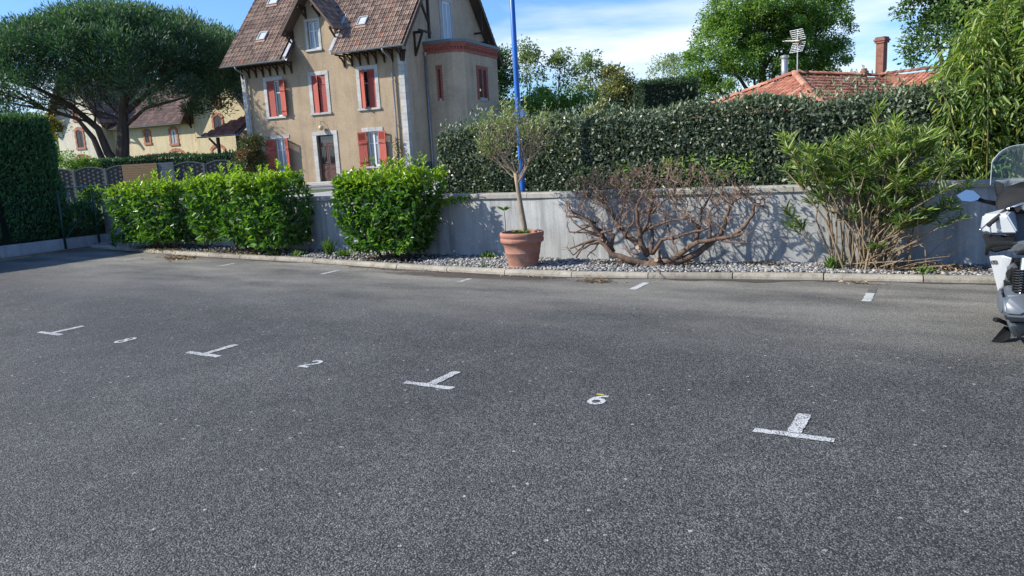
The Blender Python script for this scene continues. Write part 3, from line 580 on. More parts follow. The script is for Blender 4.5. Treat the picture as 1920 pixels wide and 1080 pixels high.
# front door with stone surround
dr = empty('front_door', (0, 0, 0)); dr.parent = HOUSE; x0, x1, z0, z1 = DOORH
hs = (z1 - z0) / 7
for i in range(7): stone('frame_stone', x0 - .26, x0, -0.035, 0.12, z0 + hs * i, z0 + hs * (i + 1) - .004, dr); stone('frame_stone', x1, x1 + .26, -0.035, 0.12, z0 + hs * i, z0 + hs * (i + 1) - .004, dr)
for i in range(3): stone('frame_stone', x0 - .26 + .54 * i + .002, x0 - .26 + .54 * (i + 1) - .002, -0.035, 0.12, z1 + .002, z1 + .2, dr)
m_ = MB(); m_.box(x0 - .35, x1 + .35, -0.75, 0.1, -0.1, z0 - .004); m_.build('doorstep', M_STONE, dr, bevel=0.015)
xm = (x0 + x1) / 2; zt = z1 - 0.45
for sg in (-1, 1):
    m_ = MB(); a, b = sorted((xm + sg * 0.006, xm + sg * (xm - x0 - .02))); w_ = b - a
    m_.box(a, b, 0.14, 0.18, z0 + .01, zt)
    for c, d in ((z0 + .12, z0 + .55), (z0 + .62, z0 + .80)): m_.box(a + .09, b - .09, 0.125, 0.142, c, d); m_.box(a + .15, b - .15, 0.115, 0.126, c + .05, d - .05)
    for c, d in ((z0 + 0.87, z0 + 0.91), (zt - .13, zt - .09)): m_.box(a + .05, b - .05, 0.12, 0.142, c, d)
    lf = m_.build('door_leaf', M_DOOR, dr, bevel=0.004)
    g = MB(); g.box(a + .11, b - .11, 0.128, 0.139, z0 + .93, zt - .16); g.build('pane', M_GLS, dr)
    g = MB()
    for q in range(4): x = a + .13 + (w_ - .26) * q / 3; g.tube([(x, .12, z0 + .93), (x, .12, zt - .16)], 0.006, 5)
    g.tube(arc3 := [(a + w_ / 2 + .1 * math.cos(t), .119, z0 + 1.25 + .1 * math.sin(t)) for t in np.linspace(0, 6.283, 13)], 0.006, 5); g.build('grille', M_WOOD, dr)
m_ = MB(); m_.box(x0, x1, 0.13, 0.18, zt, zt + .07); m_.box(x0, x1, 0.13, 0.18, z1 - .06, z1); m_.box(x0, x0 + .05, .13, .18, zt + .07, z1 - .06); m_.box(x1 - .05, x1, .13, .18, zt + .07, z1 - .06); tr_ = m_.build('transom', M_DOOR, dr)
g = MB(); g.box(x0 + .05, x1 - .05, .15, .16, zt + .07, z1 - .06); g.build('pane', M_GLS, dr)
m_ = MB(); m_.tube([(xm - .06, .11, z0 + 1.0), (xm - .06, .08, z0 + 1.0), (xm - .14, .08, z0 + 1.0)], 0.012, 6); m_.build('handle', M_ZINC, dr)
# lamp globe above the door
lamp = empty('wall_lamp', (0, 0, 0)); lamp.parent = HOUSE
m_ = MB(); m_.tube([(5.2, 0.0, Z(3.9)), (5.2, -0.16, Z(3.93)), (5.2, -0.2, Z(3.8)), (5.2, -0.2, Z(3.72))], 0.012, 6); m_.build('bracket', M_WOOD, lamp)
m_ = MB(); m_.lathe([(0.001, Z(3.44))] + [(0.14 * math.sin(t), Z(3.58) - 0.14 * math.cos(t)) for t in np.linspace(.2, 2.9, 10)] + [(0.04, Z(3.73))], 16, 5.2, -0.2); m_.build('globe', simple('cream opal glass', (0.62, 0.56, 0.38), None, 3, 0.3), lamp, smooth=True)
# roof ------------------------------------------------------------------------
def tile_slope(m_, o, ux, uy, width, length, tw, tl, mask=None, hgt=0.045):
    o = Vector(o); ux = Vector(ux).normalized(); uy = Vector(uy).normalized(); n = ux.cross(uy).normalized()
    prof = [(0.0, .9), (.12, .9), (.2, .1), (.46, .1), (.53, .65), (.6, .1), (.86, .1), (1.0, .9)]
    k = len(prof)
    for j in range(int(length / tl)):
        off = 0.0
        for i in range(int(width / tw)):
            cx, cy = (i + .5) * tw, (j + .5) * tl
            if mask and not mask(cx, cy): continue
            jt = random.uniform(-.006, .006); lo = o + ux * (i * tw) + uy * (j * tl - .03 + jt); hi = o + ux * (i * tw) + uy * ((j + 1) * tl + jt)
            a = [lo + ux * (f * tw) + n * (hgt + .042 * h) for f, h in prof]; b = [hi + ux * (f * tw) + n * (.012 + .042 * h) for f, h in prof]; c = [lo + ux * (f * tw) + n * 0.0 for f, h in prof]
            m_.add(a + b + c, [(q, q + 1, k + q + 1, k + q) for q in range(k - 1)] + [(2 * k + q, 2 * k + q + 1, q + 1, q) for q in range(k - 1)])
RZ = lambda y: Z(zm(y))
upv = Vector((0, 1, SL)); ul = upv.length; u1 = upv.normalized(); rl = 5.85 * ul
def main_mask(cx, cy):
    x = -0.62 + cx; y = -0.8 + cy / ul; z = zm(y); dxx = abs(x - DX)
    if dxx < 1.66 and z < 10.4 - 1.22 * dxx + 0.12: return False
    if 3.93 < x < 6.77 and z < 8.7: return False
    return True
mb = MB(); tile_slope(mb, (-0.62, -0.8, RZ(-.8) + .02), (1, 0, 0), u1, W_ + 1.24, rl, 0.255, 0.345, main_mask)
rf = mb.build('roof', M_TILE, HOUSE, fix=False); rf['kind'] = 'stuff'
# roof deck under the tiles (front, cut out round the dormer) and rear slope
mb = MB(); dk = -0.07
def deck(x0, x1, y0, y1): mb.prism([(x0, y0, RZ(y0) + .015), (x1, y0, RZ(y0) + .015), (x1, y1, RZ(y1) + .015), (x0, y1, RZ(y1) + .015)], (0, 0, dk))
deck(-.62, 3.92, -.8, 5.05); deck(6.78, W_ + .62, -.8, 5.05); deck(3.92, 6.78, 2.0, 5.05)
mb.prism([(-.62, 5.05, RZ(5.05) + .02), (W_ + .62, 5.05, RZ(5.05) + .02), (W_ + .62, 10.9, Z(E0) + .02), (-.62, 10.9, Z(E0) + .02)], (0, 0, dk))
mb.build('roof_deck', M_SOFF, HOUSE)
mb = MB(); tile_slope(mb, (W_ + .62, 10.9, Z(E0) + .03), (-1, 0, 0), Vector((0, -1, SL)), W_ + 1.24, rl, .255, .345); o = mb.build('roof_rear', M_TILE, HOUSE, fix=False); o['kind'] = 'stuff'
mb = MB(); mb.tube([(-.64, 5.05, RZ(5.05) + .06), (W_ + .64, 5.05, RZ(5.05) + .06)], 0.12, 8); mb.build('ridge', M_TILE, HOUSE)
# dormer roof: two tiled planes to their valleys
for sg in (-1, 1):
    sv = Vector((sg * 1, 0, 1.22)) if sg < 0 else Vector((-1, 0, 1.22)); sv = Vector((-sg, 0, 1.22)); sl_ = sv.length * 1.66
    o0 = Vector((DX + sg * 1.66, -0.65, Z(10.45 - 1.22 * 1.66)))
    def dmask(cx, cy, sg=sg):
        xx = 1.66 - cy / sv.length; y = (-0.65 + cx) if sg > 0 else (1.95 - cx); return zm(y) < 10.45 - 1.22 * xx + 0.1
    mb = MB()
    if sg > 0: tile_slope(mb, o0, (0, 1, 0), sv, 2.6, sl_, .255, .345, dmask)
    else: tile_slope(mb, o0 + Vector((0, 2.6, 0)), (0, -1, 0), sv, 2.6, sl_, .255, .345, dmask)
    o = mb.build('dormer_roof', M_TILE, HOUSE, fix=False); o['kind'] = 'stuff'
    mb = MB(); zl, zh = 10.45 - 1.22 * 1.66, 10.45; yv = lambda w: (w - E0) / SL - .8
    mb.prism([(DX + sg * 1.66, -.65, Z(zl)), (DX, -.65, Z(zh)), (DX, yv(zh) + .1, Z(zh)), (DX + sg * 1.66, yv(zl) + .1, Z(zl))], (0, 0, -.06)); mb.build('dormer_deck', M_SOFF, HOUSE)
    mb = MB(); mb.bar((DX + sg * 1.68, -.66, Z(zl) - .02), (DX, -.66, Z(zh) - .0), .03, .11); mb.build('barge_board', M_SOFF, HOUSE)
    mb = MB(); xs = DX + sg * 1.44; mb.prism([(xs, -.79, Z(7.13)), (xs, -.79, Z(7.29)), (xs, .9, Z(7.29 + 1.69 * SL)), (xs, .9, Z(7.13 + 1.69 * SL))], (sg * .03, 0, 0)); mb.build('cut_flashing', M_PVC, HOUSE)
    mb = MB(); mb.bar((DX + sg * 1.66, yv(zl), Z(zl) + .06), (DX, yv(zh), Z(zh) + .06), .16, .02); mb.build('valley_flashing', M_ZINC, HOUSE)
    mb = MB(); mb.bar((xs + sg * .02, -.8, Z(7.30)), (xs + sg * .02, .75, Z(7.30 + 1.55 * SL)), .2, .015); mb.build('edge_flashing', M_ZINC, HOUSE)
    # carved brackets under the dormer verge
    for q, (f0, dz) in enumerate(((0.12, .75), (0.78, .6))):
        xx = DX + sg * (1.6 - 1.5 * f0); z_ = 10.3 - 1.22 * abs(xx - DX)
        mb = MB(); mb.bar((xx, -.03, Z(z_ - dz)), (xx, -.03, Z(z_)), .09, .06); mb.bar((xx, -.05, Z(z_ - dz + .08)), (xx + sg * .0, -.6, Z(z_ - .12)), .07, .08); mb.bar((xx, 0, Z(z_ - .09)), (xx, -.62, Z(z_ - .09)), .08, .1); mb.build('dormer_bracket', M_WOOD, HOUSE)
# bracket under the main eave
bm_ = MB(); bm_.bar((0, -.035, -.5), (0, -.035, .12), .07, .06, (0, 1, 0)); bm_.add([], []); 
arcp = [(0, -.05, -.42), (0, -.1, -.24), (0, -.24, -.1), (0, -.45, -.02)]
for a, b in zip(arcp[:-1], arcp[1:]): bm_.bar(a, b, .06, .075)
bm_.bar((0, .0, .05), (0, -.76, .05), .07, .08)
bme = bm_.mesh('eave_bracket', M_WOOD)
xs = [0.12 + .485 * i for i in range(8)] + [6.92 + .485 * i for i in range(8)]
for x in xs:
    o = put('eave_bracket', bme, HOUSE); o.location = (x, 0, Z(7.02))
for i in range(20):                                # rafter tails
    pass
# gutters, downpipes
def gutter(name, a, b, r=.075, parent=HOUSE):
    m_ = MB(); a = Vector(a); b = Vector(b); d = (b - a).normalized(); sd = d.cross(Vector((0, 0, 1))); n = 8; vs = []
    for p in (a, b):
        for k in range(n + 1): t = math.pi * k / n; vs.append(p + sd * r * math.cos(t) - Vector((0, 0, 1)) * r * math.sin(t))
    for p in (a, b):
        for k in range(n + 1): t = math.pi * k / n; vs.append(p + sd * (r - .008) * math.cos(t) - Vector((0, 0, 1)) * (r - .008) * math.sin(t))
    m1 = n + 1; m_.add(vs, [(k, k + 1, m1 + k + 1, m1 + k) for k in range(n)] + [(2 * m1 + k, 3 * m1 + k, 3 * m1 + k + 1, 2 * m1 + k + 1) for k in range(n)] + [(0, m1, 3 * m1, 2 * m1), (n, 2 * m1 + n, 3 * m1 + n, m1 + n)]); return m_.build(name, M_ZINC, parent)
gutter('gutter', (-.64, -.87, Z(7.16)), (3.9, -.87, Z(7.15))); gutter('gutter', (6.78, -.87, Z(7.15)), (W_ + .64, -.87, Z(7.16)))
for x, lbl in ((0.42, None), (W_ - .62, None)):
    m_ = MB(); m_.tube([(x - .0, -.87, Z(7.09)), (x, -.8, Z(6.95)), (x, -.3, Z(6.75)), (x, -.1, Z(6.6)), (x, -.1, Z(4.0)), (x, -.1, 0.0)], .045, 8); dp = m_.build('downpipe', M_ZINC, HOUSE, smooth=True)
    for z in (5.6, 3.4, 1.6): m2 = MB(); m2.lathe([(.05, Z(z)), (.062, Z(z) + .01), (.062, Z(z) + .07), (.05, Z(z) + .08)], 10, x, -.1); m2.build('collar', M_ZINC, dp)
# skylights
def skylight(x, z, w=.55, l=.62):
    y = (z - E0) / SL - .8; m_ = MB(); n = Vector((0, -SL, 1)).normalized(); sk = empty('skylight', (0, 0, 0)); sk.parent = HOUSE
    o = Vector((x, y, Z(z))) + n * .05; ex = Vector((1, 0, 0))
    def fr_(a0, a1, b0, b1, h0, h1, nm, mt):
        q = MB(); P = [o + ex * a + u1 * b + n * h for h in (h0, h1) for a, b in ((a0, b0), (a1, b0), (a1, b1), (a0, b1))]; q.add(P, [(3, 2, 1, 0), (4, 5, 6, 7), (0, 1, 5, 4), (1, 2, 6, 5), (2, 3, 7, 6), (3, 0, 4, 7)]); return q.build(nm, mt, sk)
    fr_(-w / 2, -w / 2 + .06, 0, l, 0, .1, 'frame', M_ZINC); fr_(w / 2 - .06, w / 2, 0, l, 0, .1, 'frame', M_ZINC); fr_(-w / 2 + .06, w / 2 - .06, 0, .06, 0, .1, 'frame', M_ZINC); fr_(-w / 2 + .06, w / 2 - .06, l - .06, l, 0, .1, 'frame', M_ZINC)
    fr_(-w / 2 + .06, w / 2 - .06, .06, l - .06, .04, .06, 'pane', simple('glass painted with sky reflection', (0.5, 0.53, 0.52), (0.42, 0.45, 0.45), 3, 0.08)); fr_(-w / 2 - .05, w / 2 + .05, -.16, -.01, .0, .05, 'apron', simple('terracotta apron', (.33, .2, .155), None, 5, .8))  # pane base colour paints in the reflected sky
skylight(1.45, 8.42); skylight(7.95, 8.45); skylight(0.95, 10.6, .7, .7)
# gable side: verge boards, big timber brackets, balcony door
for sg, ya, yb in ((1, -.8, 5.05), (-1, 10.9, 5.05)):
    for x in (W_ + .6, -.6): mb = MB(); mb.bar((x, ya, RZ(ya) - .06), (x, yb, RZ(yb) - .06), .04, .2); mb.build('verge_board', M_SOFF, HOUSE)
for y, zt_ in ((0.05, None), (10.05, None)): pass
def big_bracket(y, zb, zt_, reach=.58):
    m_ = MB(); m_.bar((W_ + .03, y, Z(zb)), (W_ + .03, y, Z(zt_)), .1, .1, (0, 1, 0)); m_.bar((W_ + .0, y, Z(zt_) - .05), (W_ + reach, y, Z(zt_) - .05), .1, .12); m_.bar((W_ + .06, y, Z(zb) + .1), (W_ + reach - .08, y, Z(zt_) - .12), .09, .1)
    return m_.build('verge_bracket', M_WOOD, HOUSE)
big_bracket(1.22, 6.85, 8.05); big_bracket(-.02, 6.5, 7.05, .2); big_bracket(9.0, 7.3, 8.4)
m_ = MB(); m_.bar((W_ + .5, .9, Z(8.05)), (W_ + .5, 2.1, Z(8.05)), .1, .1); m_.bar((W_ + .5, 1.95, Z(7.75)), (W_ + .5, 2.0, Z(11.1)), .12, .12); m_.bar((W_ + .5, 1.25, Z(9.5)), (W_ + .5, 1.95, Z(8.5)), .1, .1); m_.build('verge_truss', M_WOOD, HOUSE)
m_ = MB(); m_.bar((W_ + .5, 8.3, Z(8.7)), (W_ + .5, 8.3, Z(10.2)), .1, .1); m_.bar((W_ + .02, 8.3, Z(8.8)), (W_ + .5, 8.3, Z(8.8)), .1, .1); m_.build('verge_truss', M_WOOD, HOUSE)
bd = empty('balcony_door', (0, 0, 0)); bd.parent = HOUSE; x = W_
for a, b, c, d in ((4.1, 4.35, 7.75, 10.05), (5.4, 5.65, 7.75, 10.05), (4.1, 5.65, 10.06, 10.35)): stone('frame_stone', x - .05, x + .035, a, b, Z(c), Z(d), bd)
for a, b in ((4.42, 4.5), (4.83, 4.93), (5.25, 5.33)): m_ = MB(); m_.box(x - .02, x + .03, a, b, Z(7.75), Z(9.95)); m_.build('sash', M_PVC, bd)
m_ = MB(); m_.box(x - .02, x + .03, 4.5, 5.25, Z(9.951), Z(10.05)); m_.build('sash', M_PVC, bd)
for a, b in ((4.5, 4.83), (4.93, 5.25)): m_ = MB(); m_.box(x + .002, x + .015, a, b, Z(7.75), Z(9.95)); m_.build('pane', M_CURT, bd)
# canted tower against the gable ------------------------------------------------
TW = [(W_, 2.2), (12.0, 2.2), (12.48, 2.68), (12.48, 6.75), (12.0, 7.25), (W_, 7.25)]
tw = empty('tower', (0, 0, 0)); tw.parent = HOUSE
def ringwall(poly, z0, z1, off, mat, name, parent):
    c = Vector((W_, 4.7, 0)); m_ = MB(); P = []
    for i, p in enumerate(poly):
        if 0 < i < len(poly) - 1:
            a = Vector((*poly[i - 1], 0)); q = Vector((*p, 0)); b = Vector((*poly[i + 1], 0)); n1 = (q - a).normalized(); n2 = (b - q).normalized(); n1 = Vector((n1.y, -n1.x, 0)); n2 = Vector((n2.y, -n2.x, 0)); bis = (n1 + n2).normalized(); P.append(q + bis * off / max(.3, bis.dot(n1)))
        else:
            P.append(Vector((p[0], p[1] + (off * (-1 if i == 0 else 1)), 0)))
    m_.prism([(v.x, v.y, z0) for v in P], (0, 0, z1 - z0)); return m_.build(name, mat, parent)
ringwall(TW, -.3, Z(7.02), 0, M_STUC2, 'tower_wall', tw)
ringwall(TW, Z(7.021), Z(7.14), .05, M_BRK, 'brick_course', tw); ringwall(TW, Z(7.141), Z(7.29), .0, M_BRK, 'brick_course', tw); ringwall(TW, Z(7.291), Z(7.39), .08, M_BRK, 'brick_course', tw); ringwall(TW, Z(7.391), Z(7.49), .13, M_BRK, 'brick_course', tw)
ringwall(TW, Z(7.491), Z(7.64), .18, simple('grey roof membrane', (.17, .19, .215), (.13, .145, .165), 4, .55), 'roof_edge', tw)
dm = MB(); dm.box(-.04, .04, -.07, .06, 0, .146); dme = dm.mesh('dentil_brick', simple('dentil brick', (.40, .12, .085), (.3, .085, .06), 9, .85))
for a, b in zip(TW[:-1], TW[1:]):
    a = Vector((*a, 0)); b = Vector((*b, 0)); L_ = (b - a).length; n = max(2, int(L_ / .16)); ang = math.atan2((b - a).y, (b - a).x)
    if a.y > 7: continue
    for i in range(n):
        o = put('dentil_brick', dme, tw); p = a.lerp(b, (i + .5) / n); o.location = (p.x, p.y, Z(7.143)); o.rotation_euler = (0, 0, ang)
# slate skirting and its ledge
mb = MB(); mb.box(W_ + .0, W_ + .035, .34, 2.1, -.2, Z(1.52)); mb.build('slate_skirting', M_SLATE, tw); mb = MB(); mb.box(W_ + .0, W_ + .08, .32, 2.12, Z(1.523), Z(1.56)); mb.build('ledge', M_STONE, tw)
def brick_frame(name, face, a0, a1, z0, z1, nslot):
    """brick-framed slit windows on the tower: face 'A' lies along x at y=2.2, 'C' along y at x=12.48"""
    g = empty(name, (0, 0, 0)); g.parent = tw
    def bx(a, b, c, d, p0, p1, nm, mt, par=g):
        m_ = MB()
        if face == 'A': m_.box(a, b, 2.2 - p1, 2.2 - p0, c, d)
        else: m_.box(12.48 + p0, 12.48 + p1, a, b, c, d)
        return m_.build(nm, mt, par)
    n = int((z1 - z0) / .075); wj = (a1 - a0) * (.3 if nslot == 1 else .16)
    for i in range(n):
        z = z0 + (z1 - z0) * i / n; dz = (z1 - z0) / n - .008; e = .0 if i % 2 else .035
        bx(a0 - e, a0 + wj, z, z + dz, -.05, .03, 'brick', M_BRK); bx(a1 - wj, a1 + e, z, z + dz, -.05, .03, 'brick', M_BRK)
        if nslot == 2: bx((a0 + a1) / 2 - .09, (a0 + a1) / 2 + .09, z, z + dz, -.05, .025, 'brick', M_BRK)
    for i in range(6): bx(a0 - .03 + (a1 - a0 + .06) * i / 6 + .003, a0 - .03 + (a1 - a0 + .06) * (i + 1) / 6 - .003, z1 + .004, z1 + .2, -.05, .035, 'brick', M_BRK)
    bx(a0 + wj, a1 - wj, z0 + .1, z1, -.04, .004, 'recess', simple('dark red opening', (.10, .03, .022), None, 6, .8))
    bx(a0 + wj - .0, a1 - wj + .0, z0 - .06, z0 + .12, -.03, .05, 'sill', M_STONE)
brick_frame('brick_window', 'A', 11.05, 11.36, Z(4.62), Z(6.22), 1); brick_frame('brick_window', 'C', 4.0, 5.35, Z(4.66), Z(6.25), 2)
m_ = MB(); m_.tube([(W_ + .1, 2.08, Z(6.98)), (W_ + .1, 2.08, Z(1.5)), (W_ + .1, 2.08, 0)], .05, 8); dp = m_.build('downpipe', M_ZINC, tw, smooth=True)
m_ = MB(); m_.lathe([(.05, Z(6.9)), (.11, Z(7.02)), (.11, Z(7.1))], 10, W_ + .1, 2.08); m_.build('hopper', M_ZINC, tw)
# small creeper up the corner pipe
P = np.stack([W_ - .62 + rng.normal(0, .1, 260), np.full(260, -.16) + rng.normal(0, .05, 260), rng.uniform(.3, 2.2, 260)], 1)
vine = put('wall_creeper', leaf_mesh('creeper_leaves', P, rdir(260) + [0, -.4, 0], rdir(260) + [0, -1, 0], .09, .06, leaf_mat('creeper', [(0, (.03, .05, .015)), (1, (.08, .11, .04))], None, .2)), HOUSE); vine['kind'] = 'stuff'

# ================================================================== CREAM HOUSE FAR LEFT
M_CREAM = stucco('cream stucco', (0.60, 0.51, 0.33), (0.50, 0.42, 0.275), 0.3); M_CREAM2 = stucco('pale cream stucco', (0.60, 0.56, 0.46), (0.5, 0.465, 0.38), 0.3)
M_BRK2 = brick_mat('orange brick trim', 7.0, (0.42, 0.17, 0.095), (0.32, 0.12, 0.07), (0.42, 0.25, 0.17))
YO = Vector((-23.55, 60.0, TER)); YH = empty('cream_house', YO, HA); tag(YH, 'cream house with orange brick window trim behind the umbrella pine', 'house')
def gable_block(x0, x1, y0, y1, ze, slope, wmat, name):
    xm_ = (x0 + x1) / 2; za = ze + slope * (x1 - x0) / 2; m_ = MB()
    m_.prism([(x0, y0, -.3), (x1, y0, -.3), (x1, y0, Z(ze)), (xm_, y0, Z(za)), (x0, y0, Z(ze))], (0, y1 - y0, 0)); m_.build(name, wmat, YH)
    for sg in (-1, 1):
        m_ = MB(); xe = (x0 if sg < 0 else x1) + sg * .75; zE = ze - .75 * slope + .12; zA = za + .12
        sv = Vector((-sg, 0, slope)); L_ = sv.length * abs(xe - xm_)
        m2 = MB(); m2.prism([(xe, y0 - .7, Z(zE)), (xm_, y0 - .7, Z(zA)), (xm_, y1 + .5, Z(zA)), (xe, y1 + .5, Z(zE))], (0, 0, -.1)); m2.build('roof_deck', M_SOFF, YH)
        if sg > 0: tile_slope(m_, (xe, y0 - .72, Z(zE) + .02), (0, 1, 0), sv, y1 - y0 + 1.2, L_, .3, .4)
        else: tile_slope(m_, (xe, y1 + .5, Z(zE) + .02), (0, -1, 0), sv, y1 - y0 + 1.2, L_, .3, .4)
        o = m_.build('roof', M_TILE3, YH, fix=False); o['kind'] = 'stuff'
        m2 = MB(); m2.bar((xe, y0 - .72, Z(zE) - .05), (xm_, y0 - .72, Z(zA) - .05), .05, .22); m2.build('barge_board', M_WOOD, YH)
        for f_ in (.12, .6): xx = xe + (xm_ - xe) * f_; zz = zE + (zA - zE) * f_ - .1; m2 = MB(); m2.bar((xx, y0 - .02, Z(zz - .8)), (xx, y0 - .65, Z(zz - .1)), .1, .1); m2.bar((xx, y0 - .03, Z(zz - .9)), (xx, y0 - .03, Z(zz)), .1, .08, (0, 1, 0)); m2.build('bracket', M_WOOD, YH)
gable_block(-15.6, -10.1, -0.9, 7, 6.9, 1.35, M_CREAM2, 'gable_wall'); gable_block(0.1, 5.6, -0.9, 7, 6.3, 1.3, M_CREAM, 'gable_wall')
m_ = MB(); m_.box(-10.1, 0.1, 0, 8, -.3, Z(5.7)); m_.build('wing_wall', M_CREAM, YH)
sv = Vector((0, 1, .85)); m_ = MB(); tile_slope(m_, (-10.1, -.45, Z(5.52)), (1, 0, 0), sv, 10.0, sv.length * 4.6, .3, .4); o = m_.build('roof', M_TILE3, YH, fix=False); o['kind'] = 'stuff'
m_ = MB(); m_.prism([(-10.1, -.45, Z(5.5)), (0.0, -.45, Z(5.5)), (0.0, 4.15, Z(9.41)), (-10.1, 4.15, Z(9.41))], (0, 0, -.09)); m_.prism([(-10.1, 4.15, Z(9.41)), (0.0, 4.15, Z(9.41)), (0, 8.4, Z(5.7)), (-10.1, 8.4, Z(5.7))], (0, 0, -.09)); m_.build('roof_deck', M_SOFF, YH)
gutter('gutter', (-10.1, -.52, Z(5.5)), (-.7, -.52, Z(5.5)), .08, YH)
M_DARKW = simple('dark window opening', (.03, .022, .025), None, 5, .25); M_BSH = simple('brown shutter wood', (.10, .04, .032), None, 6, .7)
def ywin(cx, z0, z1, w, y, pane=None, door=False):
    g = empty('window', (0, 0, 0)); g.parent = YH; t = .17
    for i in range(5):
        a = z0 + (z1 - z0) * i / 5; e = .04 * (i % 2)
        for sg in (-1, 1): q = MB(); a0, a1 = sorted((cx + sg * w / 2, cx + sg * (w / 2 + t + e))); q.box(a0, a1, y - .05, y + .02, Z(a) + .004, Z(a + (z1 - z0) / 5)); q.build('brick_jamb', M_BRK2, g)
    n = 6; th = [math.pi * (.18 + .64 * i / n) for i in range(n + 1)]; rr = (w / 2 + t) / math.cos(math.pi * .18); zc = z1 - rr * math.sin(math.pi * .18) + .0
    for i in range(n):
        q = MB(); q.prism([(cx + r_ * math.cos(t_), y - .055, Z(zc + r_ * math.sin(t_))) for r_, t_ in ((rr - .14, th[i] + .01), (rr + .1, th[i] + .01), (rr + .1, th[i + 1] - .01), (rr - .14, th[i + 1] - .01))], (0, .08, 0)); q.build('arch_brick', M_BRK2, g)
    if not door: q = MB(); q.box(cx - w / 2 - t - .04, cx + w / 2 + t + .04, y - .08, y + .02, Z(z0) - .18, Z(z0)); q.build('sill', M_BRK2, g)
    q = MB(); q.prism([(cx - w / 2, y - .012, Z(z0)), (cx + w / 2, y - .012, Z(z0)), (cx + w / 2, y - .012, Z(z1 + .02)), (cx, y - .012, Z(z1 + .1)), (cx - w / 2, y - .012, Z(z1 + .02))], (0, .02, 0)); q.build('pane', pane or M_DARKW, g)
    q = MB(); q.box(cx - .025, cx + .025, y - .03, y - .011, Z(z0), Z(z1)); q.build('mullion', M_BSH, g)
ywin(-6.08, 4.22, 5.0, .46, 0); ywin(-3.16, 4.0, 4.98, .62, 0, M_CURT); ywin(-.42, 4.2, 5.05, .42, 0)
ywin(-12.85, 4.2, 5.5, .78, -.9); ywin(-12.9, 6.5, 7.2, .5, -.9, M_BSH); ywin(-12.9, .9, 3.1, 1.4, -.9, M_CREAM2, True); ywin(-3.1, .9, 3.0, 1.6, 0, M_CREAM2, True); ywin(-6.2, .9, 2.9, .9, 0, M_BSH, True); ywin(-.5, .9, 3.0, .7, 0, M_BSH, True)
ywin(2.55, 6.55, 7.75, .6, -.9, M_BSH); ywin(2.5, 4.7, 5.6, .75, -.9); ywin(2.2, .9, 3.2, 1.1, -.9, M_CREAM, True)
# tiled lean-to between the two houses, with its gutter and post
LT = empty('lean_to', (-15.4, 44.0, TER), HA); tag(LT, 'small red tiled lean-to with grey gutter beside the beige house', 'lean-to')
sv = Vector((.42, .75, .62)); m_ = MB()
A_, B_, C_, D2 = Vector((-1.6, -1.0, Z(3.6))), Vector((1.1, -1.0, Z(3.6))), Vector((1.1, 1.4, Z(5.05))), Vector((.7, 1.4, Z(5.05)))
m_.prism([A_, B_, C_, D2], (0, 0, -.08)); m_.build('roof_deck', M_SOFF, LT)
def ltmask(cx, cy): return cx > (cy / 2.8) * 2.3 - .1
m_ = MB(); sv = Vector((0, 2.4, 1.45)); tile_slope(m_, A_ + Vector((0, 0, .02)), (1, 0, 0), sv, 2.7, sv.length, .25, .33, ltmask); o = m_.build('roof', M_TILE2, LT, fix=False); o['kind'] = 'stuff'
gutter('gutter', (-1.9, -1.07, Z(3.6)), (1.1, -1.07, Z(3.6)), .08, LT)
for x in (-.55, .9): m_ = MB(); m_.box(x - .07, x + .07, -.95, -.81, -.1, Z(3.5)); m_.build('post', M_WOOD, LT)
m_ = MB(); m_.bar((-.55, -.88, Z(2.9)), (-1.2, -.88, Z(3.48)), .09, .09); m_.build('brace', M_WOOD, LT)
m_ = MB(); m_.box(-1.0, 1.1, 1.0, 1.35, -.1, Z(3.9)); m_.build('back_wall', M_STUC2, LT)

# ================================================================== RED-TILED BUNGALOW ON THE RIGHT
BA = math.atan2(.575, .818); BO = Vector((11.95, 31.3, TER)); BH = empty('bungalow', BO, BA); tag(BH, 'low house with orange canal-tile hip roof behind the grey-green hedge', 'house')
M_CANAL = tile_obj_mat('orange canal tile', [(0, (.25, .085, .058)), (.4, (.35, .135, .085)), (.75, (.43, .185, .12)), (1, (.48, .27, .19))])
RZB = Z(4.2); pit = .44; HWB = 3.9
m_ = MB(); HWw = HWB - .4; m_.box(-HWw, 12, -HWw, HWw, -.3, RZB - pit * HWB - .02); m_.build('wall', stucco('bungalow render', (.6, .56, .5), (.5, .47, .42), .3), BH)
m_ = MB(); ez = RZB - pit * HWB
c0 = [(-HWB, HWB, ez), (-HWB, -HWB, ez), (0, 0, RZB), (12.4, 0, RZB), (12.4, -HWB, ez), (12.4, HWB, ez)]
m_.add(c0, [(0, 1, 2), (1, 4, 3, 2), (0, 2, 3, 5), (0, 5, 4, 1)]); m_.build('roof_deck', simple('terracotta deck', (.30, .115, .07), (.2, .075, .05), 5, .9), BH, fix=False)
tm = MB(); n = 6; vs = []
for yy, r0, zz in ((0, .095, .035), (.42, .078, .012)):
    for k in range(n + 1): t_ = math.pi * k / n; vs.append((r0 * math.cos(t_), yy, zz + r0 * .75 * math.sin(t_)))
for k in range(n + 1): t_ = math.pi * k / n; vs.append((.075 * math.cos(t_), 0, .028 + .055 * math.sin(t_)))
tm.add(vs, [(k, k + 1, n + 2 + k, n + 1 + k) for k in range(n)] + [(2 * n + 2 + k, 2 * n + 3 + k, k + 1, k) for k in range(n)]); TME = tm.mesh('roof_tile', M_CANAL, True)
TME_V = [Vector(v) for v in tm.v]; TME_F = tm.f
tj = MB()
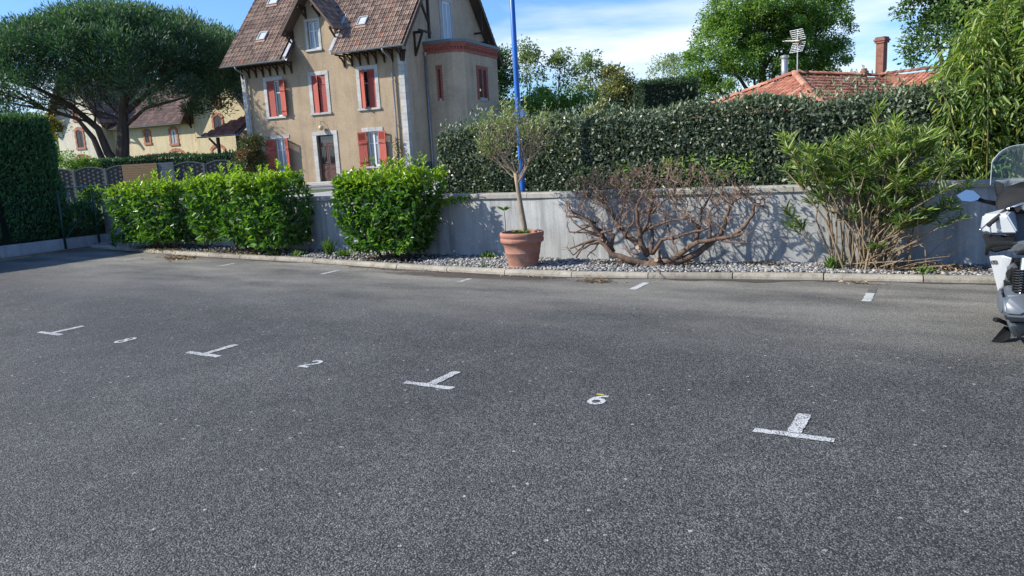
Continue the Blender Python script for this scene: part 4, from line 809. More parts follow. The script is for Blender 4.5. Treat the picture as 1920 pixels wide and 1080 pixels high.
def canal_face(o, ux, uy, width, length, mask, singles, parent):
    o = Vector(o); ux = Vector(ux).normalized(); uy = Vector(uy).normalized(); nn = ux.cross(uy); mt = Matrix((ux, uy, nn)).transposed()
    for i in range(int(width / .205)):
        for j in range(int(length / .37)):
            cx, cy = (i + .5) * .205, (j + .2) * .37
            if not mask(cx, cy): continue
            p = o + ux * (cx + random.uniform(-.012, .012)) + uy * (j * .37 + random.uniform(-.015, .015)); m4 = Matrix.Translation(p) @ (mt @ Matrix.Rotation(random.uniform(-.04, .04), 3, 'Z')).to_4x4()
            if singles: ob = put('roof_tile', TME, parent); ob.matrix_local = m4
            else: tj.add([m4 @ v for v in TME_V], TME_F)
slh = math.hypot(1, pit)
canal_face((-HWB, HWB, ez), (0, -1, 0), (1, 0, pit), 2 * HWB, HWB * slh, lambda x, y: y / slh < min(x, 2 * HWB - x) - .05 and y > 1.4, True, BH)
canal_face((-HWB, -HWB, ez), (1, 0, 0), (0, 1, pit), 12.4 + HWB, HWB * slh, lambda x, y: y / slh < x - .05, False, BH)
canal_face((12.4, HWB, ez), (-1, 0, 0), (0, -1, pit), 12.4 + HWB, HWB * slh, lambda x, y: y / slh < 12.4 + HWB - x - .05, False, BH)
# wing whose ridge comes towards the street
wx, wz = 6.6, Z(4.25); m_ = MB(); m_.add([(wx, 0, wz), (wx, -6.5, wz), (wx - 2.6, -6.5, wz - 2.6 * pit), (wx - 2.6, 0, wz - 2.6 * pit), (wx + 2.6, -6.5, wz - 2.6 * pit), (wx + 2.6, 0, wz - 2.6 * pit)], [(0, 1, 2, 3), (0, 5, 4, 1), (1, 4, 2), (2, 4, 5, 3)]); m_.build('wing_roof', MATS['terracotta deck'], BH, fix=False)
m_ = MB(); m_.box(wx - 2.2, wx + 2.2, -6.2, -3.45, -.3, wz - 2.6 * pit - .02); m_.build('wing_wall', bpy.data.materials['bungalow render'], BH)
canal_face((wx - 2.6, 0, wz - 2.6 * pit), (0, -1, 0), (1, 0, pit), 6.5, 2.6 * slh, lambda x, y: x > 1.2 + 0 * y and y > .9, True, BH)
canal_face((wx + 2.6, -6.5, wz - 2.6 * pit), (0, 1, 0), (-1, 0, pit), 6.5, 2.6 * slh, lambda x, y: True, False, BH)
for a, b in (((-HWB, HWB, ez), (0, 0, RZB)), ((-HWB, -HWB, ez), (0, 0, RZB)), ((0, 0, RZB), (12.4, 0, RZB)), ((wx, -6.5, wz), (wx, 0, wz))):
    a = Vector(a); b = Vector(b); L_ = (b - a).length; nn = int(L_ / .36); d = (b - a).normalized()
    for i in range(nn):
        p = a + d * (i * .36); rm = d.to_track_quat('Y', 'Z').to_matrix(); m4 = Matrix.Translation(p + Vector((0, 0, .05))) @ (rm @ Matrix.Scale(1.5, 3)).to_4x4(); tj.add([m4 @ v for v in TME_V], TME_F)
o = tj.build('roof_tiles', tile_mat('orange canal tiles', [(0, (.25, .085, .058)), (.4, (.35, .135, .085)), (.75, (.43, .185, .12)), (1, (.48, .27, .19))]), BH, smooth=True, fix=False); o['kind'] = 'stuff'
m_ = MB(); m_.tube([(-.1, .4, RZB - .4), (-.1, .4, RZB + .75)], .13, 14); fl = m_.build('flue', simple('galvanised flue', (.5, .52, .54), (.38, .4, .42), 8, .35, metal=.7), BH, smooth=True)
m_ = MB(); m_.lathe([(.135, RZB + .7), (.17, RZB + .74), (.17, RZB + .82), (.0, RZB + .86)], 14, -.1, .4); m_.build('cap', MATS['galvanised flue'], fl)
m_ = MB(); m_.lathe([(.12, RZB), (.12, RZB + .2), (.17, RZB + .22), (.17, RZB + .28), (.13, RZB + .3), (.13, RZB + .38), (.0, RZB + .4)], 10, 5.2, 0); m_.build('vent_pot', MATS['terracotta deck'], BH)
m_ = MB(); m_.box(11.2, 11.58, 2.4, 2.8, RZB - 1.4, RZB + 2.1); ch = m_.build('chimney', brick_mat('old chimney brick', 7, (.24, .095, .06), (.17, .06, .04), (.3, .22, .18)), BH)
for z0, e in ((2.1, .06), (2.2, .1), (2.3, .05)): m_ = MB(); m_.box(11.2 - e, 11.58 + e, 2.4 - e, 2.8 + e, RZB + z0 + .002, RZB + z0 + .1); m_.build('crown_course', bpy.data.materials['old chimney brick'], ch)
# television antenna on the ridge
AN = empty('antenna', (11.95, 31.0, 4.2), R(212)); tag(AN, 'white roof television antenna on a mast above the orange roof', 'antenna')
M_ALU = simple('pale aluminium', (.6, .61, .62), (.5, .51, .52), 6, .4, metal=.6)
m_ = MB(); m_.tube([(0, 0, -.25), (0, 0, 1.72)], .024, 8); m_.build('mast', M_ALU, AN)
m_ = MB(); m_.tube([(-.15, 0, 1.3), (.85, 0, 1.27)], .014, 6); m_.build('boom', M_ALU, AN)
for sg in (-1, 1):
    m_ = MB(); b0 = Vector((-.12, 0, 1.3)); tipz = Vector((.22, 0, sg * .42))
    for i in range(6): f_ = .15 + .85 * i / 5; p = b0 + tipz * f_; m_.tube([p + Vector((0, -.3, 0)), p + Vector((0, .3, 0))], .009, 5)
    for yy in (-.3, -.1, .1, .3): m_.tube([b0 + tipz * .15 + Vector((0, yy, 0)), b0 + tipz + Vector((0, yy, 0))], .008, 5)
    m_.build('reflector', M_ALU, AN)
for i in range(9): m_ = MB(); x = .12 + .085 * i; m_.tube([(x, -.17 + .008 * i, 1.3 - .03 * x), (x, .17 - .008 * i, 1.3 - .03 * x)], .009, 5); m_.build('director', M_ALU, AN)
m_ = MB(); m_.box(-.08, .08, -.07, .07, 1.24, 1.37); m_.build('dipole_box', simple('orange plastic', (.55, .3, .07), None, 5, .5), AN, bevel=.015)

# ================================================================== BLUE POLE
p = lot(2.41, 6.0, TER); PO = empty('blue_pole', p, LOT_A); tag(PO, 'slim bright blue painted street pole rising behind the wall', 'pole')
M_BLUE = simple('blue gloss paint', (.02, .15, .52), (.01, .085, .36), 2.2, .4, stretch=(1, 1, .4))
m_ = MB(); m_.tube([(0, 0, -.1), (0, 0, .5), (-.012, 0, 2.3), (-.03, 0, 5.2)], [.046, .044, .042, .034], 14); m_.build('shaft', M_BLUE, PO, smooth=True)
m_ = MB(); m_.lathe([(.046, 1.58), (.062, 1.59), (.062, 1.66), (.046, 1.67)], 14, -.006, 0); m_.box(.05, .1, -.04, .04, 1.56, 1.68); m_.build('collar', M_BLUE, PO)
m_ = MB(); m_.lathe([(.10, -.02), (.10, .02), (.05, .03)], 14); m_.build('base_plate', M_BLUE, PO)
m_ = MB(); m_.tube([(-.03, 0, 5.15), (-.03, -.3, 5.5), (-.03, -.9, 5.6)], .03, 8); m_.build('arm', M_BLUE, PO)
m_ = MB(); m_.box(-.13, .07, -1.5, -.85, 5.55, 5.66); m_.build('lamp_head', M_BLUE, PO, bevel=.03)

# ================================================================== PLANTS
def wob3(P, sc, amp, seed=0):
    r = np.random.default_rng(seed); o = np.zeros(len(P))
    for k in range(7): w = r.normal(size=3) * sc * (1 + k * .5); o += np.sin(P @ w + r.uniform(0, 6.28)) / (1 + k * .5)
    return o * amp / 2.2
def box_shell(n, x0, x1, y0, y1, z0, z1, faces='ftlr', inset=.1, amp=.08, sc=2.5, seed=1, rnd_edge=.15):
    A = dict(f=(x1 - x0) * (z1 - z0), b=(x1 - x0) * (z1 - z0), t=(x1 - x0) * (y1 - y0), l=(y1 - y0) * (z1 - z0), r=(y1 - y0) * (z1 - z0)); tot = sum(A[k] for k in faces); Ps = []; Ns = []
    for k in faces:
        m = int(n * A[k] / tot); u_, v_ = rng.random(m), rng.random(m); X = x0 + (x1 - x0) * u_; Zz = z0 + (z1 - z0) * v_; Y = y0 + (y1 - y0) * v_
        if k == 'f': P = np.stack([X, np.full(m, y0), Zz], 1); nn = (0, -1, .15)
        elif k == 'b': P = np.stack([X, np.full(m, y1), Zz], 1); nn = (0, 1, .15)
        elif k == 't': P = np.stack([X, Y, np.full(m, z1)], 1); nn = (0, -.1, 1)
        else: P = np.stack([np.full(m, x0 if k == 'l' else x1), y0 + (y1 - y0) * u_, Zz], 1); nn = (-1 if k == 'l' else 1, 0, .15)
        Ps.append(P); Ns.append(np.tile(np.array(nn, float), (m, 1)))
    P = np.concatenate(Ps); Nn = unit(np.concatenate(Ns))
    c = np.array([(x0 + x1) / 2, (y0 + y1) / 2, (z0 + z1) / 2]); h = np.array([x1 - x0, y1 - y0, z1 - z0]) / 2
    q = np.abs(P - c) - (h - rnd_edge); q = np.maximum(q, 0); ln = np.linalg.norm(q, axis=1, keepdims=True); over = np.maximum(ln - rnd_edge, 0)
    P = P - np.sign(P - c) * q / np.maximum(ln, 1e-6) * over; Nn = unit(Nn + np.sign(P - c) * q / np.maximum(ln, 1e-6) * .8)
    d = wob3(P, sc, amp, seed) - rng.exponential(inset, len(P)) + rng.normal(0, .015, len(P))
    return P + Nn * d[:, None], Nn, d
def lm(name, stops, **k): return leaf_mat(name, stops, **k)
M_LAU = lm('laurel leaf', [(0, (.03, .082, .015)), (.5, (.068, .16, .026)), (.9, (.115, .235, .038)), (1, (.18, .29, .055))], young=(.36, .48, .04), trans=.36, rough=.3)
M_STEM = bark_mat('brown stems', (.10, .072, .052), (.05, .036, .027), 20)
def laurel(name, label, s0, s1, v0, v1, z1, n, gap=None, taper=0.0, seed=1, z0=.08):
    cx = (s0 + s1) / 2; cy = (v0 + v1) / 2; rt_ = empty(name, lot(cx, cy, .06), LOT_A); tag(rt_, label, 'shrub', 'clipped laurel shrubs along the wall')
    hx, hy = (s1 - s0) / 2, (v1 - v0) / 2
    P, Nn, d = box_shell(n, -hx, hx, -hy, hy, z0, z1, 'ffttlrb', .10, .11, 2.6, seed, .22)
    P2, N2, d2 = box_shell(int(n * .3), -hx * .8, hx * .8, -hy * .7, hy * .7, z0 + .05, z1 - .15, 'ftlr', .1, .1, 3, seed + 5, .2)
    P = np.concatenate([P, P2]); Nn = np.concatenate([Nn, N2])
    f = np.clip((P[:, 2] - z0) / (z1 - z0), 0, 1.1); sc_ = 1 - taper * (1 - f) ** 1.5; P[:, 0] *= sc_; P[:, 1] *= (1 - .6 * taper * (1 - f) ** 1.5)
    keep = np.ones(len(P), bool)
    if gap: keep &= ~((P[:, 0] > gap[0]) & (P[:, 0] < gap[1]) & (P[:, 2] < gap[2] + .1 * np.sin(P[:, 0] * 9)))
    hol = wob3(P, 4.5, 1.0, seed + 9) < -.55; keep &= ~(hol & (rng.random(len(P)) < .75) & (Nn[:, 2] < .6))
    P, Nn = P[keep], Nn[keep]; m = len(P)
    D = unit(Nn * .6 + rdir(m) * .75 + np.array([0, -.12, .30])); nl = unit(Nn * .5 + rdir(m) * .6 + np.array([0, 0, .7]))
    tone = np.clip((f[keep] - .74) / .24, 0, 1) ** 1.1 * rng.uniform(.25, 1, m) + (rng.random(m) < .1) * rng.random(m) * .6  # upper leaves yellower: new growth plus top light painted into the tone
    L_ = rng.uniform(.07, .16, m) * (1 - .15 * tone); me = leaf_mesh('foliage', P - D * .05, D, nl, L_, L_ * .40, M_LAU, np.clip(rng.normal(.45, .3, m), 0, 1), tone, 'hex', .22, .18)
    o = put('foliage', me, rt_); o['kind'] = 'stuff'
    # upright new shoots on top
    k = int(hx * 22); sp = np.stack([rng.uniform(-hx * .95, hx * .95, k), rng.uniform(-hy * .8, hy * .8, k), np.full(k, z1 - .04)], 1); sp[:, 2] += wob3(sp, 2.6, .11, seed)
    PP = []; DD = []; 
    sm = MB()
    for p in sp:
        hgt = random.uniform(.05, .2); lean = rng.normal(0, .15, 3); lean[2] = 1
        sm.tube([tuple(p), tuple(p + lean * hgt)], .004, 4)
        for q in range(9): a = random.random() * 6.28; PP.append(p + lean * hgt * (q / 8)); DD.append((math.cos(a) * .7, math.sin(a) * .7, .75))
    PP = np.array(PP); DD = np.array(DD); L_ = rng.uniform(.06, .105, len(PP)); o = put('shoots', leaf_mesh('shoots', PP, DD, rdir(len(PP)) * .4 + [0, 0, 1], L_, L_ * .36, M_LAU, rng.uniform(.4, 1, len(PP)), rng.uniform(.45, 1, len(PP)), 'hex', .25, .1), rt_); o['kind'] = 'stuff'
    for q in range(7):
        tips = []; a = random.uniform(-hx * .55, hx * .55); grow(sm, (a * .6, random.uniform(-.1, .1), -.04), (a * .5, random.uniform(-.3, .3), 1), .55, .022, 2, tips, 3, .7, .25)
    o = sm.build('stems', M_STEM, rt_, fix=False); o['kind'] = 'stuff'; return rt_
laurel('laurel_bush', 'leftmost clipped green laurel bush, next to the corner of the wall', -7.3, -5.2, 5.16, 5.95, 1.40, 4300, seed=3)
laurel('laurel_bush', 'longest clipped laurel bush with a bare gap under its left half', -4.52, -1.92, 4.98, 5.85, 1.47, 5600, gap=(-1.2, -.05, .34), seed=8)
laurel('laurel_bush', 'squarish laurel bush left of the potted tree, bulging over the kerb', -0.58, 1.38, 4.72, 5.55, 1.42, 4700, taper=.38, seed=21)
# stray laurel branch leaning on the coping
p = lot(1.45, 5.35, .75); sb = empty('laurel_sprig', p, LOT_A); tag(sb, 'leafy laurel sprig leaning over the coping beside the squarish bush', 'branch')
m_ = MB(); m_.tube([(-.5, -.05, 0.0), (-.1, .05, .2), (.28, .1, .26)], [.012, .008, .003], 5); m_.build('stem', M_STEM, sb, fix=False)
k = 70; t_ = rng.uniform(.25, 1, k); P = np.stack([-.5 + .78 * t_, -.05 + .15 * t_, .26 * np.sqrt(t_)], 1); o = put('leaves', leaf_mesh('leaves', P, rdir(k) + [.5, -.3, .1], rdir(k) * .5 + [0, 0, 1], .1, .042, M_LAU, None, rng.uniform(0, .5, k)), sb); o['kind'] = 'stuff'

# conifer hedge on the left
M_CON = lm('conifer spray', [(0, (.024, .075, .03)), (.5, (.055, .145, .05)), (1, (.11, .23, .07))], young=(.11, .2, .045), trans=.15, rough=.6)
CH_ = empty('conifer_hedge', lot(-10.35, 0, .2), LOT_A); tag(CH_, 'tall dark green clipped conifer hedge along the left edge', 'hedge')
P, Nn, d = box_shell(100000, -.62, .62, -10, 5.62, 0.02, 2.87, 'rtrfbbbb', .06, .09, 2.2, 31, .2)
far = P[:, 1] > -2.0; keep = far | (rng.random(len(P)) < .35); P, Nn = P[keep], Nn[keep]; m = len(P)
f = P[:, 2] / 2.87; P[:, 1] += np.where(P[:, 1] > 4.2, (1 - f) * .25 - .05, 0)
D = unit(Nn * .55 + rdir(m) * .5 + np.array([0, 0, .55])); L_ = rng.uniform(.06, .13, m)
o = put('foliage', leaf_mesh('foliage', P - D * .04, D, Nn + rdir(m) * .8, L_, L_ * .33, M_CON, np.clip(rng.normal(.4, .25, m), 0, 1), np.clip((f - .93) / .07, 0, 1) * rng.random(m) + (rng.random(m) < .04) * .4, 'kite', .2), CH_); o['kind'] = 'stuff'
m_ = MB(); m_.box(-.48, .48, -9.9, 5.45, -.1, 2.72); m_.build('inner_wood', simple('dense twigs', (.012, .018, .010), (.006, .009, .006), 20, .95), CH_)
for v_ in np.arange(-9.5, 5.5, 1.0): m_ = MB(); m_.tube([(0, v_, -.2), (.02, v_, 1.2)], .05, 6); m_.build('trunk', M_STEM, CH_)
# hedge of silvery-leaved shrubs behind the wall
M_ELE = lm('silvery hedge leaf', [(0, (.04, .064, .04)), (.45, (.105, .138, .088)), (.8, (.2, .238, .165)), (1, (.36, .385, .285))], young=(.15, .19, .085), trans=.2, rough=.38, tcol=(1.2, 1.4, .7))
EH = empty('silvery_hedge', lot(4.6, 7.2, TER), LOT_A); tag(EH, 'long grey-green clipped hedge behind the low wall', 'hedge')
P, Nn, d = box_shell(85000, -4.45, 4.0, -.55, .6, 0.02, Z(2.16), 'fftlr', .04, .045, 2.3, 41, .22)
P[:, 2] += np.clip(P[:, 2] - .4, 0, 1) * (.05 * np.sin(P[:, 0] * 2.1) + .04 * np.sin(P[:, 0] * 5.3 + 1))
P[:, 1] += 0.16 * ((P[:, 0] - .4) / 5) ** 2 * 1.0
m = len(P); D = unit(Nn * .6 + rdir(m) * .8 + np.array([0, -.1, .25])); L_ = rng.uniform(.03, .088, m)
o = put('foliage', leaf_mesh('foliage', P - D * .03, D, Nn * .6 + rdir(m) * .7 + [0, 0, .3], L_, L_ * .48, M_ELE, np.clip(rng.normal(.45, .28, m), 0, 1), np.clip((P[:, 2] / Z(2.16) - .9) / .1, 0, 1) * rng.random(m) * .7, 'kite', .25), EH); o['kind'] = 'stuff'
k = 1500; P = np.stack([rng.uniform(-4.3, 3.8, k), rng.uniform(-.4, .4, k), np.full(k, Z(2.15))], 1); P[:, 2] += rng.exponential(.06, k) * (1 + .8 * np.sin(P[:, 0] * 3.3)) - .02; D = rdir(k) * .6 + [0, 0, .8]
o = put('shoots', leaf_mesh('shoots', P, D, rdir(k), .07, .03, M_ELE, rng.uniform(.4, 1, k), rng.random(k)), EH); o['kind'] = 'stuff'
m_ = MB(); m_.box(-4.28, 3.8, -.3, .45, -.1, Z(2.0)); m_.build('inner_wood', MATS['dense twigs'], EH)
for s in np.arange(-4.2, 3.9, .7): m_ = MB(); m_.tube([(s, 0, -.2), (s, 0, .9)], .03, 5); m_.build('trunk', M_STEM, EH)

# bamboo clump at the right
M_BAM = lm('bamboo leaf', [(0, (.05, .092, .022)), (.5, (.10, .165, .035)), (.88, (.18, .25, .055)), (1, (.38, .36, .065))], young=(.24, .33, .065), trans=.32, rough=.4)
BB = empty('bamboo', lot(9.45, 7.6, TER), LOT_A); tag(BB, 'tall bright green bamboo clump behind the wall at the right edge', 'bamboo')
m_ = MB(); PP = []; DD = []; LL_ = []
for q in range(300):
    x = random.uniform(-1.55, 2.6); y = random.uniform(-1.15, .8); front = y < -.45
    H_ = 1.45 + 1.75 * min(1, max(0, (x + 1.6) / 1.25)) + random.uniform(-.3, .35)
    if front: H_ = random.uniform(.6, 1.0) * H_ * .95
    lx, ly = random.gauss(-.03, .08), random.gauss(-.1, .1); path = [Vector((x + lx * H_ * f * f, y + ly * H_ * f * f * 1.4, H_ * f - .1)) for f in (0, .3, .6, .85, 1)]
    m_.tube(path, [.011, .010, .008, .005, .002], 5)
    for w in range(random.randint(80, 110)):
        f = random.random() ** .75; f = .12 + .9 * f if front else .2 + .82 * f; i = min(3, int(f * 4)); b = path[i].lerp(path[i + 1], min(1, f * 4 - i)); a = random.random() * 6.28; out_ = random.uniform(.03, .3) * (1.15 - f * .6)
        PP.append((b.x + math.cos(a) * out_, b.y + math.sin(a) * out_, b.z - .3 * out_ + random.uniform(-.05, .08))); DD.append((math.cos(a) * .7 + random.gauss(0, .25), math.sin(a) * .7 + random.gauss(0, .25) - .2, random.uniform(-.95, .15))); LL_.append(random.uniform(.09, .17))
for q in range(15000):
    x = random.uniform(-1.5, 2.6); H_ = 1.5 + 1.7 * min(1, max(0, (x + 1.6) / 1.25)); z = H_ * random.random() ** .8 + random.gauss(0, .12); lump = .22 * math.sin(x * 4.1 + z * 2.2) + .16 * math.sin(z * 5.3 - x * 2.7)
    y = -.75 + .55 * (z / H_) ** 3 + lump + random.gauss(0, .13); a = random.gauss(-1.57, 1.1); PP.append((x, y, z)); DD.append((math.cos(a) * .7, math.sin(a) * .7, random.uniform(-1.2, -.1))); LL_.append(random.uniform(.11, .19))
PP = np.array(PP); DD = np.array(DD); LL_ = np.array(LL_); k = len(PP)
o = put('foliage', leaf_mesh('foliage', PP, DD, rdir(k) * .7 + [0, 0, 1], LL_, LL_ * .19, M_BAM, np.clip(rng.normal(.5, .27, k), 0, 1), np.clip(PP[:, 2] - 1.2, 0, 1) * rng.random(k) * .8, 'hex', .15, .25), BB); o['kind'] = 'stuff'
o = m_.build('culms', simple('bamboo cane', (.20, .19, .07), (.13, .12, .045), 9, .5), BB, fix=False); o['kind'] = 'stuff'

# trees ---------------------------------------------------------------------------
def clump_leaves(lobes, nclump, nleaf, csig, L0, droop=.2, shell=.78, keepz=None, upbias=.25):
    """lobes: (centre, radii, weight); leaves in clumps near the lobes' surface"""
    C = []; w = np.array([l[2] for l in lobes], float); w /= w.sum()
    for (c, r, _), ww in zip(lobes, w):
        m = max(1, int(nclump * ww)); d = rdir(m); d[:, 2] = np.where(d[:, 2] < -.55, -d[:, 2], d[:, 2]); d = unit(d + [0, 0, upbias]); rad = rng.uniform(shell, 1.03, m) ** .8; rad = np.where(rng.random(m) < .22, rad * rng.uniform(.3, .9, m), rad)
        C.append(np.concatenate([np.array(c) + d * np.array(r) * rad[:, None], d], 1))
    C = np.concatenate(C); m = len(C); tone = rng.normal(.5, .2, m); sz = rng.uniform(.6, 1.4, m)
    idx = np.repeat(np.arange(m), nleaf); n = len(idx)
    off = unit(rng.normal(0, 1, (n, 3))) * (rng.random((n, 1)) ** .45) * 1.75 * csig * sz[idx][:, None] * np.array([1, 1, .75]); P = C[idx, :3] + off
    D = unit(off / csig * .5 + rdir(n) * .8 + C[idx, 3:] * .5 + np.array([0, 0, -droop])); Nn = unit(rdir(n) * .7 + C[idx, 3:] * .6 + [0, 0, .5])
    return P, D, Nn, L0 * rng.uniform(.6, 1.3, n), np.clip(tone[idx] + rng.normal(0, .18, n), 0, 1), C
def tree(name, label, loc, lobes, leafm, barkm, r0=.16, fork=.35, nclump=160, nleaf=60, csig=.35, L0=.22, aspect=.6, cat='tree', group=None, droop=.2, young=0, upbias=.25, shape='kite', shell=.78):
    rt_ = empty(name, loc); tag(rt_, label, cat, group)
    P, D, Nn, L_, rn, C = clump_leaves(lobes, nclump, nleaf, csig, L0, droop, shell, upbias=upbias)
    tn = np.zeros(len(P)) if not young else np.clip((P[:, 2] - P[:, 2].mean()) / max(.1, P[:, 2].std()) * .3, 0, 1) * young * rng.random(len(P))
    o = put('crown', leaf_mesh('crown', P, D, Nn, L_, L_ * aspect, leafm, rn, tn, shape, .25), rt_); o['kind'] = 'stuff'
    m_ = MB(); top = np.mean([l[0] for l in lobes], 0); zt_ = max(l[0][2] for l in lobes); f0 = Vector((top[0] * fork * .5, top[1] * fork * .5, zt_ * fork))
    m_.tube([(0, 0, -.3), (0, 0, .1), tuple(f0 * .5 + Vector((random.gauss(0, .08), random.gauss(0, .08), 0))), tuple(f0)], [r0 * 1.3, r0 * 1.05, r0 * .9, r0 * .8], 8)
    for c, r, w in lobes:
        c = Vector(c); md = f0.lerp(c, .5) + Vector((random.gauss(0, .15), random.gauss(0, .15), random.uniform(0, .25))); m_.tube([f0, md, c], [r0 * .55, r0 * .38, r0 * .18], 6)
        for q in range(6): d = Vector(rng.normal(size=3)); d.normalize(); m_.tube([md.lerp(c, random.random()), c + Vector((d.x * r[0] * .85, d.y * r[1] * .85, abs(d.z) * r[2] * .8))], [r0 * .16, r0 * .03], 4)
    m_.build('trunk', barkm, rt_, fix=False); return rt_
M_BARK = bark_mat('grey-brown bark', (.13, .105, .085), (.06, .05, .042)); M_BARKP = bark_mat('pine bark', (.15, .105, .09), (.055, .045, .042), 5)
M_ACA = lm('fresh green leaf', [(0, (.065, .13, .027)), (.5, (.13, .235, .045)), (1, (.21, .33, .075))], young=(.26, .37, .08), trans=.38)
M_DKT = lm('deep green leaf', [(0, (.035, .078, .025)), (.5, (.075, .145, .04)), (1, (.13, .22, .06))], young=(.1, .17, .04), trans=.22)
M_GRT = lm('grey-green leaf', [(0, (.12, .165, .075)), (.5, (.2, .26, .12)), (1, (.29, .35, .18))], trans=.3)  # lightened to paint in distance haze, like the fresh green and olive-brown
M_OLT = lm('olive-brown leaf', [(0, (.12, .125, .045)), (.5, (.2, .2, .07)), (1, (.29, .285, .11))], trans=.28)
M_YFL = lm('yellow blossom', [(0, (.06, .09, .02)), (.45, (.1, .13, .03)), (.55, (.45, .33, .03)), (1, (.6, .47, .06))], trans=.25)
M_PHO = lm('red-tipped leaf', [(0, (.03, .06, .018)), (.6, (.06, .10, .03)), (.8, (.22, .06, .04)), (1, (.32, .09, .06))], trans=.25)
# umbrella pine
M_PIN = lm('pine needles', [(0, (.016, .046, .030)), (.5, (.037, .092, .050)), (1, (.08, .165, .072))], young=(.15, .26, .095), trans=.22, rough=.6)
PN = empty('umbrella_pine', (-23.75, 47.0, TER)); tag(PN, 'large dark umbrella pine with leaning forked trunk left of the beige house', 'tree')
CC = []; 
for q in range(520):
    a = random.random() * 6.283; rr = math.sqrt(random.random()); x = rr * 7.9 * math.cos(a); y = rr * 6.2 * math.sin(a); dome = math.sqrt(max(0, 1 - rr * rr * .94)); top = 7.2 + 4.1 * dome ** .9; bot = 6.5 + 1.0 * (1 - rr) * 1.5 - .8 * rr ** 4
    if q % 12 < 7: z = top - random.random() ** 2 * 1.1
    else: z = random.uniform(min(bot, top - .3), top - .2)
    if z < 7.4 and rr < .75 and random.random() < .55: continue
    CC.append((x + .55, y, z - TER - .1 + random.gauss(0, .18)))
for x, z in ((-6.6, 5.6), (-7.2, 5.1), (-6.0, 5.9), (-5.0, 5.3), (5.2, 4.7), (4.4, 4.9), (5.9, 5.0), (6.6, 5.6), (-3.6, 5.4), (7.0, 6.0), (-7.6, 6.4), (6.9, 5.2), (7.3, 5.6), (6.6, 4.8), (5.6, 5.6), (6.3, 6.2), (7.5, 6.4), (-6.9, 4.6), (-7.6, 5.4), (-5.6, 4.9), (5.0, 6.2)): CC.append((x, random.uniform(-2, 1), z))
CC = np.array(CC); m = len(CC); idx = np.repeat(np.arange(m), 230); n = len(idx); tn0 = rng.normal(.45, .2, m)
off = rng.normal(0, 1, (n, 3)); off = unit(off) * (rng.random((n, 1)) ** .5); off[:, 2] *= .72; sz = rng.uniform(.6, 1.2, m)
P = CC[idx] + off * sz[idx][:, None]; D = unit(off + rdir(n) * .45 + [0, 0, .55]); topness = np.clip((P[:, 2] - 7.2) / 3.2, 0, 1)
o = put('crown', leaf_mesh('crown', P, D, rdir(n), rng.uniform(.16, .34, n), .06, M_PIN, np.clip(tn0[idx] + rng.normal(0, .2, n), 0, 1), np.clip(off[:, 2] * 1.6, 0, 1) * (.25 + .75 * topness) * rng.random(n), 'kite', .1), PN); o['kind'] = 'stuff'  # needle tone brightened on clump tops, sunlit highlights painted in
m_ = MB()
def limb(pts, r0, r1, n=9): k = len(pts); m_.tube([Vector(p) for p in pts], [r0 + (r1 - r0) * i / (k - 1) for i in range(k)], n)
limb([(-.1, 0, -.3), (.0, 0, .8), (.15, 0, 2.0)], .58, .44); limb([(.1, 0, 1.8), (.35, 0, 3.2), (.55, .1, 5.0), (.95, .2, 6.6), (.3, .4, 7.8), (-.4, .6, 9.0)], .42, .1); limb([(-.05, .1, 1.4), (-.75, .1, 2.5), (-1.2, .2, 4.0), (-2.5, 0, 5.4), (-4.2, -.3, 6.5), (-6.3, -.5, 7.2)], .30, .06)
limb([(-.2, -.1, 1.0), (-1.05, -.1, 2.1), (-1.35, -.2, 3.4), (-2.1, -.3, 4.6), (-3.8, -.4, 5.2), (-6.6, -.4, 5.9)], .24, .04); limb([(.75, .1, 4.9), (1.9, .3, 5.8), (3.2, .2, 6.5), (5.2, .2, 7.3)], .2, .05); limb([(.5, .1, 4.0), (2.2, -.5, 5.0), (4.2, -1.0, 5.3), (6.0, -1.2, 5.7)], .13, .04); limb([(.9, .2, 6.2), (2.2, 1.0, 7.6), (3.6, 1.5, 8.8)], .2, .05); limb([(.7, .2, 6.0), (-.9, .8, 7.4), (-3.0, 1.0, 8.6)], .18, .05)
sp_ = [((.75, .1, 5.5), (1, 0, .25)), ((-2.3, 0, 5.2), (-1, .3, .5)), ((.5, 0, 4.4), (-.8, -.3, .35)), ((-4, -.3, 6.4), (-.6, -.8, .5)), ((3.2, .2, 6.5), (.5, -.8, .5)), ((1.9, .3, 5.8), (.6, .8, .5)), ((-3.8, -.4, 5.2), (-.4, -.9, .4)), ((.95, .2, 6.6), (.8, -.7, .6)), ((.3, .4, 7.8), (-.8, -.8, .5)), ((-1.3, .1, 4.2), (-.2, -.8, .7))]
for b, d in sp_:
    for q in range(3): tips = []; grow(m_, b, Vector(d) + Vector((random.gauss(0, .35), random.gauss(0, .35), random.gauss(0, .12))), random.uniform(1.5, 2.6), .075, 2, tips, 3, .55, .12, 4, .5, .7, .14, 5)
m_.build('trunk', M_BARKP, PN, fix=False)
